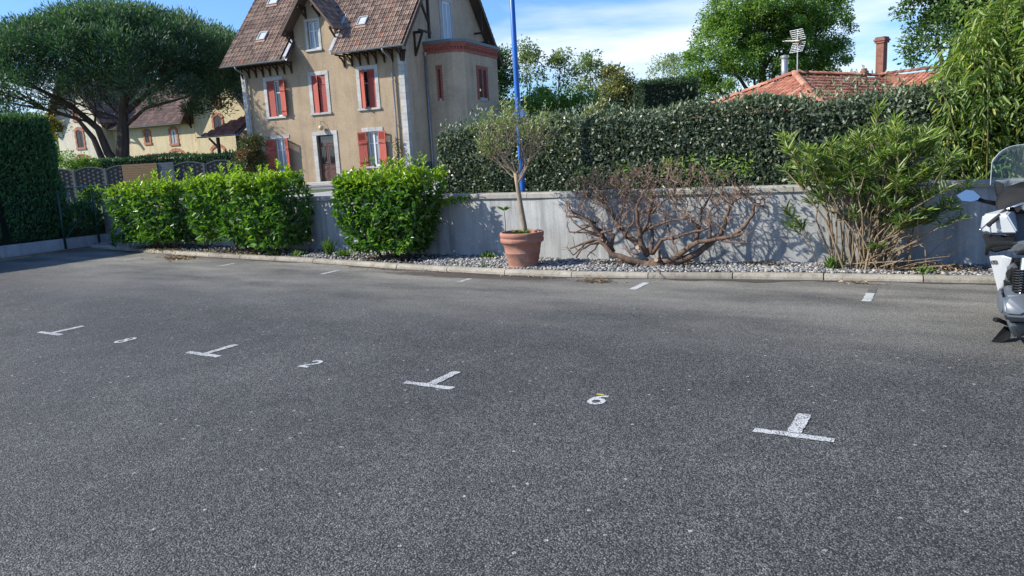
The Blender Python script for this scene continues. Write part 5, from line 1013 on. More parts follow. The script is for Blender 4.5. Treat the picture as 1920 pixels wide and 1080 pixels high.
# trees in the distance, haze painted into their lightened leaf colours
tree('acacia_tree', 'big bright green leafy tree towering over the orange roof', (17.7, 52, TER), [((.2, .3, 7.0), (3.2, 2.5, 3.2), 2), ((-.6, 0, 5.2), (3.0, 2.8, 2.4), 2), ((-2.6, 0, 6.8), (2.5, 2.6, 2.6), 2), ((1.6, .5, 7.0), (3.0, 2.6, 2.8), 2.2), ((-.6, -.5, 9.2), (3.4, 3.0, 2.4), 2.2), ((3.9, 0, 8.4), (2.0, 2.0, 2.2), 1.3), ((-4.2, .3, 4.2), (1.5, 1.6, 1.7), .9), ((2.9, 0, 4.4), (2.2, 1.8, 1.8), 1), ((4.8, 0, 6.2), (1.3, 1.3, 1.5), .6)], M_ACA, M_BARK, .3, .3, 640, 150, .34, .16, .6, droop=.3, young=.8)
tree('young_tree', 'slender airy tree just right of the blue pole', (2.1, 58, TER), [((0, 0, 6.6), (1.1, 1.1, 2.2), 1), ((.2, 0, 4.2), (1.7, 1.5, 1.7), 1), ((-.1, 0, 8.3), (.6, .6, 1.1), .4)], M_GRT, M_BARK, .1, .4, 60, 55, .34, .2, .6, young=0)
tree('young_tree', 'second slender airy tree right of the blue pole, darker stem', (4.4, 58, TER), [((0, 0, 6.2), (1.2, 1.1, 1.8), 1), ((.2, 0, 7.6), (.7, .7, .9), .4), ((-.2, 0, 4.0), (1.0, 1.0, 1.0), .5)], M_GRT, M_BARK, .12, .5, 44, 55, .34, .2, .6)
tree('olive_tree', 'broad olive-brown tree between the blue pole and the clipped cypress block', (7.3, 48, TER), [((0, 0, 3.0), (1.9, 1.8, 1.9), 2), ((.9, 0, 3.8), (1.5, 1.4, 1.5), 1), ((-.3, 0, 4.9), (1.0, 1.0, 1.1), .7), ((1.9, 0, 2.6), (1.2, 1.2, 1.4), .8)], M_OLT, M_BARK, .16, .3, 130, 80, .3, .18, .6)
tree('tall_tree', 'thin-topped green tree rising behind the olive-brown one', (7.4, 64, TER), [((0, 0, 7.6), (1.0, 1, 1.4), .8), ((-.8, 0, 5.6), (1.8, 1.6, 1.7), 1), ((1.6, 0, 6.2), (1.3, 1.2, 1.4), .8)], M_GRT, M_BARK, .14, .5, 60, 60, .36, .22, .6)
tree('pale_tree', 'pale grey-green thin tree left of the big leafy tree', (16.6, 75, TER), [((0, 0, 7.2), (2.6, 2.2, 2.4), 2), ((-1.6, 0, 5.6), (2, 2, 1.8), 1), ((2.2, 0, 5.6), (2.4, 2, 2.2), 1)], M_GRT, M_BARK, .16, .4, 100, 60, .4, .22, .5)
tree('dark_tree', 'dense dark green tree directly behind the brick-topped tower', (-.6, 56, TER), [((0, 0, 4.6), (2.0, 1.8, 2.4), 2), ((.5, 0, 6.8), (1.1, 1.1, 1.7), .8), ((-1.2, 0, 7.4), (1.6, 1.4, 1.5), .8)], M_DKT, M_BARK, .2, .3, 130, 90, .36, .2, .6)
tree('green_bush', 'fresh green rounded bush low behind the potted tree', (2.6, 44, TER), [((0, 0, 2.3), (2.0, 1.6, 2.1), 2), ((2.0, 0, 2.3), (1.7, 1.4, 2.0), 1.4), ((-1.6, 0, 2.4), (1.4, 1.3, 1.9), 1), ((3.6, .4, 1.8), (1.3, 1.2, 1.8), .8)], M_ACA, M_BARK, .12, .3, 130, 80, .3, .17, .6, cat='bush', young=.5)
tree('garden_bush', 'low yellowish-green bush between the hedge and the olive-brown tree', (5.0, 36, TER), [((0, 0, 1.6), (1.5, 1.2, 1.6), 1), ((1.6, .2, 1.2), (1.3, 1.2, 1.2), 1)], M_OLT, M_BARK, .1, .3, 70, 70, .25, .14, .6, cat='bush')
tree('small_tree', 'small grey-green tree seen over the orange ridge by the big tree', (26.2, 58, TER), [((0, 0, 4.0), (1.9, 1.5, 1.7), 1), ((2.2, 0, 3.2), (1.8, 1.4, 1.2), .7)], M_GRT, M_BARK, .12, .4, 60, 60, .35, .2, .6)
tree('evergreen_oak', 'dark evergreen tree peeking over the bamboo at the top right', (15.6, 27, TER), [((-.2, 0, 5.5), (1.2, 1.2, 1.3), 1.3), ((1.5, .5, 5.6), (1.6, 1.5, 1.7), 1.4), ((.5, 0, 7.0), (1.7, 1.6, 1.5), 1), ((.4, 0, 3.9), (1.5, 1.4, 1.4), 1.2)], M_DKT, M_BARK, .16, .4, 300, 110, .26, .13, .6)
tree('broad_tree', 'leafy pale green tree behind the pine at the far left', (-52, 82, TER), [((0, 0, 4.2), (3.4, 3, 3), 2), ((3.4, 0, 3.8), (2.4, 2, 2.4), 1), ((-3, 0, 5), (3, 3, 3), 1)], M_ACA, M_BARK, .2, .3, 170, 70, .45, .25, .6, young=.5)
tree('far_tree', 'light green treetop between the pine and the beige house roof', (-25.6, 72, TER), [((0, 0, 12.0), (1.6, 1.5, 1.8), 1), ((-1.0, 0, 10.2), (1.8, 1.5, 1.8), .9)], M_ACA, M_BARK, .2, .6, 60, 70, .36, .22, .6)
tree('blossom_shrub', 'yellow-flowering shrub left of the cream house', (-30.0, 50, TER), [((0, 0, 3.6), (1.3, 1.1, 1.5), 1), ((-1.1, 0, 2.8), (1.2, 1, 1.3), .7)], M_YFL, M_BARK, .08, .3, 60, 70, .28, .16, .6, cat='shrub')
tree('dark_shrub', 'dark green shrub under the yellow-flowering one', (-28.9, 47, TER), [((0, 0, 2.3), (1.1, 1.0, 1.5), 1), ((-1.4, .3, 2.0), (1.3, 1.2, 1.5), .8)], M_DKT, M_BARK, .08, .3, 70, 70, .28, .16, .6, cat='shrub')
tree('lawn_shrub', 'rounded light green shrub just behind the arched fence', (-23.0, 40, TER), [((0, 0, 1.2), (1.3, 1.0, 1.15), 1), ((.7, .2, 1.3), (.9, .7, .8), .6)], M_ACA, M_BARK, .06, .3, 60, 60, .17, .11, .55, cat='shrub', young=.6)
tree('photinia', 'red-tipped shrub at the left corner of the beige house', (-11.9, 35.4, TER), [((0, 0, .9), (.85, .7, .9), 1), ((.25, 0, 1.75), (.65, .6, .7), .8)], M_PHO, M_BARK, .06, .3, 90, 80, .16, .10, .5, cat='shrub')
tree('laurel_shoots', 'bright yellow-green laurel shoots beside the end of the conifer hedge', lot(-10.0, 6.6, TER), [((0, 0, .35), (.35, .3, .45), 1)], M_LAU, M_STEM, .02, .2, 16, 30, .09, .11, .42, cat='shrub', young=1.0, shape='hex')
rs_ = tree('rosemary', 'dark feathery shrub on the plinth in the wall corner', lot(-9.55, 5.85, .12), [((0, 0, .45), (.3, .42, .45), 1), ((.1, .3, .35), (.3, .3, .35), .6)], M_CON, M_STEM, .02, .2, 60, 60, .09, .09, .25, cat='shrub', upbias=.5, droop=-.5)
# dark clipped hedge behind the fence and the clipped cypress block
def clipped(name, label, loc, rz, hx, hy, h, n, mat, L0, asp=.45):
    r_ = empty(name, loc, rz); tag(r_, label, 'hedge'); P, Nn, d = box_shell(n, -hx, hx, -hy, hy, 0, h, 'ftlr', L0 * .8, L0 * .9, 2.0, 51, .15); m = len(P); D = unit(Nn * .5 + rdir(m) * .6 + [0, 0, .5])
    o = put('foliage', leaf_mesh('foliage', P, D, Nn + rdir(m) * .7, rng.uniform(.6, 1.3, m) * L0, L0 * asp, mat, np.clip(rng.normal(.4, .25, m), 0, 1), np.clip((P[:, 2] / h - .93) / .07, 0, 1) * rng.random(m) * .5, 'kite', .2), r_); o['kind'] = 'stuff'
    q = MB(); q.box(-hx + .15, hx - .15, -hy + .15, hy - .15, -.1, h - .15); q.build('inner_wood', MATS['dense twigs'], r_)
clipped('garden_hedge', 'low dark hedge running behind the arched wooden fence', (-18.8, 42, TER), R(-3), 5.2, .6, 1.98, 9000, M_CON, .14)
clipped('cypress_block', 'dark clipped cypress block rising above the silvery hedge', (8.6, 40, TER), R(4), 1.5, .8, 4.35, 11000, lm('dark cypress', [(0, (.010, .03, .014)), (.5, (.02, .055, .024)), (1, (.045, .1, .036))], young=(.08, .15, .04), trans=.15, rough=.6), .16, .3)
# far wood closing the view
P, Nn, d = box_shell(26000, -130, 130, -3, 3, 0, 7.5, 'ffft', .8, 2.6, .16, 61, 1.5); m = len(P); P[:, 2] = np.maximum(P[:, 2] + wob3(P * [1, 0, 0], .3, 1.6, 5), 0)
o = put('far_wood', leaf_mesh('far_wood', P, Nn * .5 + rdir(m) + [0, 0, .3], rdir(m) + Nn, rng.uniform(.5, 1.1, m), .5, M_DKT, None, None, 'kite')); o.location = (-10, 150, TER); tag(o, 'far belt of woodland behind the houses', 'wood', kind='stuff')

# ================================================================== GARDEN FENCE AND TABLE
M_FEN = simple('weathered grey wood', (.07, .066, .068), (.04, .038, .04), 9, .85, .3, 40, .01, stretch=(.3, 1, 3)); M_FENB = simple('tan wood slats', (.33, .20, .10), (.24, .14, .07), 7, .8, .3, 40, .01, stretch=(.3, 1, 3)); M_FENG = simple('blue-grey wood slats', (.13, .14, .17), (.09, .1, .12), 7, .8, .3, 40, .01, stretch=(.3, 1, 3))
GF = empty('garden_fence', (-22.1, 36.2, TER), R(-1.0)); tag(GF, 'weathered wooden fence of arched panels below the pine', 'fence')
def arch_panel(x, w, h):
    m_ = MB(); n = 10; zt = lambda f: h + .16 * (1 - (2 * f - 1) ** 2)
    pts = [(x + w * i / n, 0, zt(i / n)) for i in range(n + 1)]
    for a, b in zip(pts[:-1], pts[1:]): m_.bar(a, b, .05, .045)
    m_.box(x, x + .04, -.025, .025, .04, h); m_.box(x + w - .04, x + w, -.025, .025, .04, h); m_.box(x, x + w, -.025, .025, .04, .085); o = m_.build('panel_frame', simple('pale fence edging', (.15, .145, .14), (.09, .088, .086), 9, .8), GF)
    m_ = MB(); z = .09; r_ = 0
    while z < h + .1:
        f0 = .5 - .5 * math.sqrt(max(0, 1 - max(0, (z + .04 - h) / .16))) if z + .04 > h else 0.0
        xa, xb = x + .04 + w * f0, x + w - .04 - w * f0; k = 6
        if xb - xa > .2:
            for i in range(k): a = xa + (xb - xa) * i / k; b = xa + (xb - xa) * (i + 1) / k; yy = .018 * (1 if (i + r_) % 2 else -1); m_.add([(a, -yy, z), (b, yy, z), (b, yy, z + .098), (a, -yy, z + .098)], [(0, 1, 2, 3)])
        z += .092; r_ += 1
    s_ = m_.build('slats', M_FEN, o, fix=False); s_['kind'] = 'stuff'
for i, x in enumerate((-1.5, 0.0, 1.52, 3.04, 4.56, 6.3, 7.82)): arch_panel(x + .05, 1.42, 1.36)
for x in (-1.5, 0.0, 1.52, 3.04, 4.56, 6.27, 7.79, 9.3): m_ = MB(); m_.box(x - .04, x + .04, -.04, .04, -.1, 1.42); m_.build('post', MATS['pale fence edging'], GF, bevel=.008)
for nm, x, w, mt, lb in (('slat_screen', 3.98, 1.66, M_FENB, 'tan slatted wooden screen in front of the arched fence'), ('slat_screen', 5.68, .74, M_FENG, 'narrow blue-grey slatted screen beside the tan one')):
    sr = empty(nm, Vector((-22.1 + x, 35.9, TER)), R(-1.0)); tag(sr, lb, 'screen')
    for i in range(14): m_ = MB(); m_.box(0, w, -.012, .012, .04 + .108 * i, .04 + .108 * i + .096); m_.build('slat', mt, sr, bevel=.003)
    for xx in (0, w - .06): m_ = MB(); m_.box(xx, xx + .06, .013, .06, -.1, 1.54); m_.build('post', mt, sr)
GT = empty('garden_table', (-15.2, 27.5, TER), R(12)); tag(GT, 'dark teal garden table seen beyond the corner of the wall', 'table')
M_TEAL = simple('teal paint', (.02, .09, .095), (.015, .065, .07), 7, .5)
for i in range(6): m_ = MB(); m_.box(-.75, .75, -.36 + .12 * i, -.36 + .12 * i + .105, .70, .735); m_.build('plank', M_TEAL, GT, bevel=.004)
for x in (-.62, .62):
    for y in (-.3, .3): m_ = MB(); m_.bar((x, y * 1.15, 0), (x, y * .7, .69), .05, .05); m_.build('leg', M_TEAL, GT)
    m_ = MB(); m_.bar((x, -.3, .66), (x, .3, .66), .05, .05); m_.build('crossbar', M_TEAL, GT)

# ================================================================== POT WITH ITS TREE
PT_ = empty('terracotta_pot', lot(3.05, 4.80, .06), LOT_A); PT_.scale = (.9, .9, .97); tag(PT_, 'large terracotta pot standing on the pebbles by the kerb', 'pot')
def terra():
    m, t, b = nodes_of('terracotta'); v = objc(t); c = ramp(t, noise(t, scaled(t, v, (2, 2, 5)), 3, 6, .7), [(.3, (.27, .115, .08)), (.7, (.37, .18, .128))]); c = mixc_(t, ramp(t, noise(t, v, 5, 6, .75), [(.5, 0.), (.74, .6)]), c, (.50, .38, .31)); c = mixc_(t, ramp(t, noise(t, scaled(t, v, (4, 4, .8)), 4, 6, .75), [(.56, 0.), (.75, .55)]), c, (.17, .085, .06))
    link(t, c, b.inputs['Base Color']); b.inputs['Roughness'].default_value = .85; bump(t, b, noise(t, v, 40, 4, .7), .2, .006); return m
M_TER = terra()
m_ = MB(); m_.lathe([(.0, .002), (.20, .002), (.228, .0), (.232, .02), (.224, .03), (.232, .05), (.268, .21), (.274, .215), (.274, .225), (.270, .23), (.298, .355), (.318, .36), (.334, .372), (.338, .40), (.334, .425), (.325, .432), (.327, .437), (.337, .445), (.343, .475), (.34, .50), (.328, .512), (.305, .51), (.298, .49), (.292, .45), (.0, .44)], 48); m_.build('pot_body', M_TER, PT_, smooth=True)
m_ = MB(); m_.lathe([(.0, .462), (.15, .468), (.294, .455)], 24); m_.build('potting_soil', MATS['dark soil'], PT_)
M_OLV = lm('small grey-green leaf', [(0, (.08, .11, .045)), (.5, (.15, .185, .07)), (1, (.25, .29, .12))], young=(.30, .36, .13), trans=.3, rough=.4)
M_PALEB = bark_mat('pale tan bark', (.34, .27, .19), (.2, .155, .105), 16)
OT = empty('potted_tree', lot(3.05, 4.80, .50), LOT_A); tag(OT, 'small standard tree with thin pale branches growing in the terracotta pot', 'tree')
m_ = MB(); m_.tube([(.05, 0, -.06), (.045, 0, .12), (.01, .0, .38), (-.025, 0, .66), (-.05, 0, .86)], [.046, .04, .034, .031, .029], 9); m_.build('trunk', M_PALEB, OT, smooth=True)
m_ = MB(); tips = []; rs = random.Random(5)
for d, L_, r_, zb in [((-.75, .1, .75), .34, .014, .84), ((.55, -.2, .62), .36, .015, .72), ((.1, .3, 1), .34, .015, .86), ((-.3, -.4, 1), .36, .014, .86), ((.35, .35, 1), .38, .014, .80), ((-.6, .3, .9), .34, .012, .82), ((.65, .1, .95), .36, .012, .74), ((-.1, -.3, 1.1), .38, .012, .86), ((-.95, -.1, .5), .26, .009, .78), ((-.8, -.2, 1.1), .32, .011, .84)]:
    grow(m_, (-.04 + (.02 if d[0] > 0 else 0), 0, zb), d, L_ * 1.38, r_, 3, tips, 3, .6, .16, 4, .6, .66, .13, 5, rs)
m_.build('branches', M_PALEB, OT, fix=False)
PP = []; DD = []; TT = []
for q, d in tips:
    if rs.random() < .4: continue
    for w in range(4): f = rs.uniform(-.08, .05); PP.append(q + d * f); DD.append(Vector((rs.gauss(0, .6), rs.gauss(0, .6), rs.gauss(.3, .5))) + d * .6); TT.append(max(0, min(1, (q.z - 1.2) * 1.4 + rs.gauss(0, .25))))
PP = np.array(PP); DD = np.array(DD); k = len(PP); print('potted tree leaves', k)
o = put('crown', leaf_mesh('crown', PP, DD, rdir(k) * .8 + [0, -.2, .8], rng.uniform(.035, .065, k), .017, M_OLV, None, np.array(TT), 'hex', .2, .15), OT); o['kind'] = 'stuff'
# succulents and a seedling in the pot
def rosette(name, label, loc, n, L0, w, mat, cat, h=.0, up_=.7, stem=None, group=None):
    r_ = empty(name, loc, LOT_A); tag(r_, label, cat, group); a = rng.uniform(0, 6.28, n); P = np.stack([np.cos(a) * .02, np.sin(a) * .02, np.full(n, h) + rng.uniform(-.01, .02, n)], 1); D = np.stack([np.cos(a), np.sin(a), rng.uniform(up_ * .5, up_ * 1.5, n)], 1)
    o = put('leaves', leaf_mesh('leaves', P, D, rdir(n) * .3 + [0, 0, 1], rng.uniform(.6, 1.2, n) * L0, L0 * w, mat, None, rng.uniform(0, .4, n), 'hex', .25, .25), r_)
    if n > 30: o['kind'] = 'stuff'
    if h > .02: q = MB(); q.tube([(0, 0, -.02), (.01, 0, h * .5), (0, 0, h)], [.006, .005, .003], 5); q.build('stem', M_STEM, r_)
    return r_
M_WEED = lm('weed leaf', [(0, (.035, .075, .016)), (.5, (.07, .14, .03)), (1, (.13, .22, .05))], young=(.2, .3, .06), trans=.3)
rosette('succulent', 'plump green succulent at the right rim of the pot', lot(3.16, 4.68, .54), 26, .09, .3, M_WEED, 'plant'); rosette('succulent', 'smaller succulent beside the trunk in the pot', lot(3.04, 4.64, .54), 18, .08, .28, M_WEED, 'plant')
rosette('seedling', 'leggy seedling with a tuft of leaves left of the pot trunk', lot(2.82, 4.74, .52), 16, .11, .25, M_WEED, 'plant', .34)

# ================================================================== BARE BUSH
BBU = empty('bare_bush', lot(4.82, 5.22, .06), LOT_A); tag(BBU, 'cut-back leafless brown bush with sprawling branches against the wall', 'bush')
M_BRN = bark_mat('brown twig bark', (.19, .125, .092), (.075, .05, .038), 18); rs = random.Random(9)
def zc(p, y): return Vector(((p[0] - 800) * .00173, y, max(.0, (905 - p[1]) * .00173)))
LIMBS = [([(800, 890), (700, 885), (600, 850), (480, 810), (410, 740), (360, 700), (280, 712), (110, 775)], .05, .010, -.1), ([(430, 770), (380, 660), (300, 560), (200, 500), (115, 460)], .03, .011, -.15), ([(440, 770), (480, 665), (390, 640), (300, 590), (135, 655)], .024, .008, -.05), ([(360, 700), (250, 735), (215, 790), (165, 820)], .014, .007, -.2), ([(390, 650), (300, 600), (210, 590)], .016, .009, -.1),
    ([(745, 820), (680, 740), (580, 680), (520, 620), (470, 540), (400, 440), (330, 380), (230, 350), (110, 320)], .042, .008, .02), ([(520, 620), (510, 540), (545, 430), (560, 330)], .016, .007, .08), ([(470, 540), (455, 440), (380, 330), (300, 250)], .016, .005, -.05), ([(730, 810), (700, 720), (695, 600), (680, 500), (690, 420), (740, 340), (800, 265)], .036, .008, -.06), ([(690, 430), (620, 380), (560, 330), (480, 270)], .018, .006, -.1), ([(700, 660), (770, 570), (780, 480), (850, 430)], .022, .008, -.12),
    ([(770, 810), (780, 650), (735, 560), (760, 470), (770, 390)], .024, .007, .12), ([(780, 810), (870, 700), (960, 680), (1130, 630), (1230, 610)], .024, .010, -.08), ([(690, 640), (840, 590), (960, 550), (1110, 525)], .022, .008, -.15), ([(860, 870), (950, 850), (1050, 770), (1150, 715), (1280, 690), (1380, 680), (1450, 655)], .044, .014, -.02), ([(900, 885), (1000, 865), (1120, 800), (1220, 730), (1300, 650), (1340, 540), (1360, 450), (1300, 380)], .05, .012, .06), ([(1380, 680), (1480, 600), (1530, 520), (1540, 440), (1605, 462)], .024, .012, .02), ([(1120, 725), (1140, 600), (1150, 480), (1200, 400), (1240, 300)], .024, .007, .1), ([(1220, 720), (1230, 620), (1210, 540), (1260, 440)], .02, .007, .0), ([(1360, 450), (1430, 400), (1500, 350)], .016, .006, .05), ([(1140, 620), (1060, 540), (1000, 450), (930, 400)], .018, .006, .05), ([(790, 500), (860, 420), (960, 350), (980, 280)], .016, .005, .0), ([(400, 440), (330, 300), (260, 230)], .014, .005, .1), ([(580, 700), (600, 640), (680, 570)], .012, .008, -.25), ([(900, 560), (960, 690), (1010, 760), (1080, 830)], .012, .006, -.28), ([(840, 860), (860, 800), (880, 755)], .016, .012, -.2), ([(390, 725), (300, 738), (235, 775), (195, 838)], .016, .008, -.22), ([(355, 715), (325, 780), (300, 822)], .012, .007, -.25), ([(320, 580), (240, 530), (115, 508)], .016, .010, -.2), ([(350, 660), (230, 625), (155, 562)], .014, .007, -.12), ([(385, 690), (270, 650), (138, 635)], .016, .008, -.2), ([(470, 800), (400, 690), (410, 640), (500, 620)], .02, .012, -.16), ([(1300, 690), (1400, 720), (1500, 712)], .014, .008, -.1), ([(560, 770), (640, 800), (700, 800)], .014, .012, -.15)]
bb = MB(); tw_ = MB(); tips = []
for pts, r0, r1, y in LIMBS:
    path = []; k = len(pts)
    for i in range(k - 1):
        for f in (0, .5): a = zc(pts[i], 0); b = zc(pts[i + 1], 0); q = a.lerp(b, f); path.append(q + Vector((rs.gauss(0, .006), y * min(1, (i + f) / 2.0) + rs.gauss(0, .012), rs.gauss(0, .006))))
    path.append(zc(pts[-1], y)); n = len(path); bb.tube(path, [1.22 * (r0 + (r1 - r0) * (i / (n - 1)) ** .8) for i in range(n)], 7)
    for q in path[n // 2:]:
        if q.z > .55 or rs.random() < .25:
            for w in range(1 + (rs.random() < .4)): grow(tw_, q, (rs.gauss(0, .55), rs.gauss(0, .5), rs.uniform(.4, 1.3)), rs.uniform(.1, .24), .008, 1, tips, 3, .85, .22, 4, .55, .7, .32, 4, rs)
for w in range(170):
    x = rs.uniform(-1.15, 1.15); z = rs.uniform(.88, 1.24) - .1 * abs(x); grow(tw_, (x, rs.gauss(.02, .14), z), (rs.gauss(0, .7), rs.gauss(0, .5), 1), rs.uniform(.08, .17), .0075, 2, tips, 2, .85, .2, 4, .6, .68, .36, 4, rs)
for w in range(60): x = rs.uniform(-.9, 1.0); grow(tw_, (x, rs.gauss(-.05, .16), rs.uniform(.45, .8)), (rs.gauss(0, .8), rs.gauss(0, .6), rs.uniform(.1, 1)), rs.uniform(.1, .22), .006, 1, tips, 2, .7, .15, 3, .5, .7, .25, 4, rs)
bb.lathe([(.0, .10), (.08, .09), (.14, .05), (.17, -.03)], 10, 0, 0); bb.build('limbs', M_BRN, BBU, smooth=True, fix=False); o = tw_.build('twigs', bark_mat('reddish twigs', (.30, .205, .15), (.14, .095, .07), 25), BBU, fix=False); o['kind'] = 'stuff'
for x, z, y in ((-.19, .26, -.14), (.06, .1, -.12)): m_ = MB(); m_.tube([(x, y + .06, z), (x, y, z)], [.03, .027], 9); m_.build('sawn_stub', simple('sawn wood', (.5, .36, .26), (.38, .26, .18), 14, .8), BBU)
PP = []; DD = []
for x0, x1, z0, z1, n in ((.72, 1.25, 1.1, 1.42, 130), (.05, .3, 1.2, 1.4, 30), (-.55, -.3, 1.2, 1.38, 25), (-1.1, -.8, 1.1, 1.32, 40), (.35, .6, 1.2, 1.42, 35), (-.95, .9, .9, 1.2, 60)):
    for q in range(n): PP.append((rs.uniform(x0, x1), rs.gauss(.03, .1), rs.uniform(z0, z1))); DD.append((rs.gauss(0, .7), rs.gauss(-.1, .6), rs.gauss(.4, .5)))
k = len(PP); o = put('leaves', leaf_mesh('leaves', np.array(PP), np.array(DD), rdir(k) + [0, -.3, .5], rng.uniform(.04, .075, k), .02, M_ACA, None, rng.uniform(0, .7, k), 'hex'), BBU); o['kind'] = 'stuff'

# ================================================================== OLEANDER
OL = empty('oleander', lot(7.25, 5.42, .06), LOT_A); tag(OL, 'spiky green oleander with many tan stems against the wall', 'shrub')
M_OLE = lm('oleander leaf', [(0, (.05, .095, .025)), (.5, (.10, .17, .042)), (.85, (.17, .245, .06)), (1, (.3, .25, .08))], young=(.26, .36, .06), trans=.28, rough=.42)
M_TAN = bark_mat('tan canes', (.31, .235, .155), (.12, .09, .06), 7); rs = random.Random(4); st = MB(); PP = []; DD = []; TT = []
def cane(bx, by, tx, ty, tz, r0, leafy=True, sag=0.):
    a = Vector((bx, by, -.03)); c = Vector((tx, ty, tz)); m1 = a.lerp(c, .4) + Vector((-(tx - bx) * .16 + rs.gauss(0, .075), rs.gauss(0, .08), .10 * tz + sag)); m2 = a.lerp(c, .75) + Vector((-(tx - bx) * .08, rs.gauss(0, .04), .05 * tz + sag * .6)); pth = [a, a.lerp(m1, .5), m1, m1.lerp(m2, .5), m2, c]; st.tube(pth, [r0, r0 * .95, r0 * .85, r0 * .75, r0 * .6, r0 * .35], 6)
    ends = [(m2, c)]
    for q in range(2 if leafy else 1): b = m1.lerp(m2, rs.random()); e = b + (c - m1).normalized() * rs.uniform(.15, .4) + Vector((rs.gauss(0, .14), rs.gauss(0, .14), rs.gauss(.05, .07))); st.tube([b, b.lerp(e, .5) + Vector((0, 0, .02)), e], [r0 * .5, r0 * .42, r0 * .25], 5); ends.append((b.lerp(e, .45), e))
    if leafy:
        for b, e in ends:
            for w in range(34):
                f = rs.random() ** .5; q = b.lerp(e, f); an = rs.random() * 6.28; PP.append(q); DD.append((e - b).normalized() * rs.uniform(.3, 1.2) + Vector((math.cos(an), math.sin(an), rs.gauss(.25, .25)))); TT.append(max(0, min(1, (q.z - 1.0) * .9 + rs.gauss(0, .2))))
for q in range(36):
    u_ = (q + .5) / 36; tx = -.82 + 1.75 * u_ + rs.gauss(0, .06); tz = 1.32 + .33 * math.exp(-((tx - .45) / .45) ** 2) + rs.gauss(0, .12); tz -= .28 * max(0, tx - .75) * 2; cane(rs.gauss(tx * .26, .12), rs.gauss(0, .1), tx, rs.gauss(-.06, .2), max(.7, tz), rs.uniform(.008, .016))
for q in range(16): cane(rs.gauss(.1, .12), rs.gauss(0, .08), rs.uniform(-.5, 1.0), rs.gauss(-.1, .2), rs.uniform(.7, 1.15), rs.uniform(.007, .012))
for q in range(20): cane(rs.gauss(.2, .18), rs.gauss(-.05, .1), rs.uniform(.3, 1.05), rs.gauss(-.12, .16), rs.uniform(.06, .62), rs.uniform(.006, .012), False, -.02)
for tx, tz in ((.62, .62), (.5, .55), (-.62, .55), (1.05, .62), (.95, .72), (.72, .7)): cane(.1 if tx > 0 else -.4, -.1, tx, -.2, tz, .008)
k = len(PP); PP = np.array([tuple(p) for p in PP]); DD = np.array([tuple(p) for p in DD]); L_ = rng.uniform(.10, .18, k)
o = put('foliage', leaf_mesh('foliage', PP, DD, rdir(k) * .6 + [0, -.2, .8], L_, L_ * .115, M_OLE, None, np.array(TT), 'hex', .2, .1), OL); o['kind'] = 'stuff'; o = st.build('canes', M_TAN, OL, fix=False); o['kind'] = 'stuff'

# ================================================================== WEEDS AND LITTER
def tuft(label, s, v, n, h, mat, cat='weed', w=.012, name='grass_tuft', spread=.5):
    r_ = empty(name, lot(s, v, .06), LOT_A); tag(r_, label, cat, 'weeds along the kerb'); P = np.stack([rng.normal(0, .035, n), rng.normal(0, .03, n), np.zeros(n)], 1); D = rdir(n) * spread + [0, 0, 1]
    o = put('blades', leaf_mesh('blades', P, D, rdir(n), rng.uniform(.4, 1.1, n) * h, w, mat, None, rng.random(n) * .5, 'hex', .1, .12), r_); o['kind'] = 'stuff'
tuft('tall grassy weed between the long laurel bush and the squarish one', -1.12, 5.3, 90, .34, M_WEED); tuft('short leafy weed just left of the squarish laurel', -.68, 5.18, 120, .16, M_WEED, w=.022, spread=.9)
tuft('small green weed at the foot of the long laurel bush', -1.7, 5.12, 80, .12, M_WEED, w=.02, spread=.9); tuft('green weed on the kerb below the long laurel bush', -2.35, 5.14, 90, .10, M_WEED, w=.02, spread=1.1); tuft('weed with rounded leaves at the wall foot left of the pot', 2.05, 5.45, 60, .14, M_WEED, w=.035, spread=1.0); tuft('low weed right of the squarish laurel on the pebbles', 1.9, 4.75, 90, .06, M_WEED, w=.016, spread=1.6); tuft('low green weed on the pebbles left of the pot', 2.45, 4.7, 90, .06, M_WEED, w=.016, spread=1.6); tuft('small leafy weed under the oleander by the kerb', 7.95, 5.22, 80, .12, M_WEED, w=.03, spread=1.1); tuft('green sprouts at the base of the oleander', 7.0, 5.35, 70, .2, M_WEED, w=.03, spread=.7)
M_DRY = lm('dry fallen leaves', [(0, (.12, .075, .045)), (.5, (.25, .165, .10)), (.9, (.42, .31, .2)), (1, (.5, .42, .25))], trans=.1, rough=.8)
def litter(label, s, v, rx, ry, n, z=.01, L0=.06, hz=.03, kind='stuff', a=.35):
    P = np.stack([rng.normal(0, rx / 2, n), rng.normal(0, ry / 2, n), rng.uniform(0, 1, n)], 1); P[:, 2] *= hz * np.exp(-(P[:, 0] / rx) ** 2 - (P[:, 1] / ry) ** 2); D = rdir(n); D[:, 2] *= .25
    o = put('leaf_litter', leaf_mesh('leaf_litter', P, D, rdir(n) * .35 + [0, 0, 1], rng.uniform(.5, 1.2, n) * L0, L0 * a, M_DRY, None, None, 'hex', .3, .2)); o.matrix_world = Matrix.Translation(Vector(lot(s, v, z))) @ Matrix.Rotation(LOT_A, 4, 'Z'); tag(o, label, 'dry leaves', kind=kind)
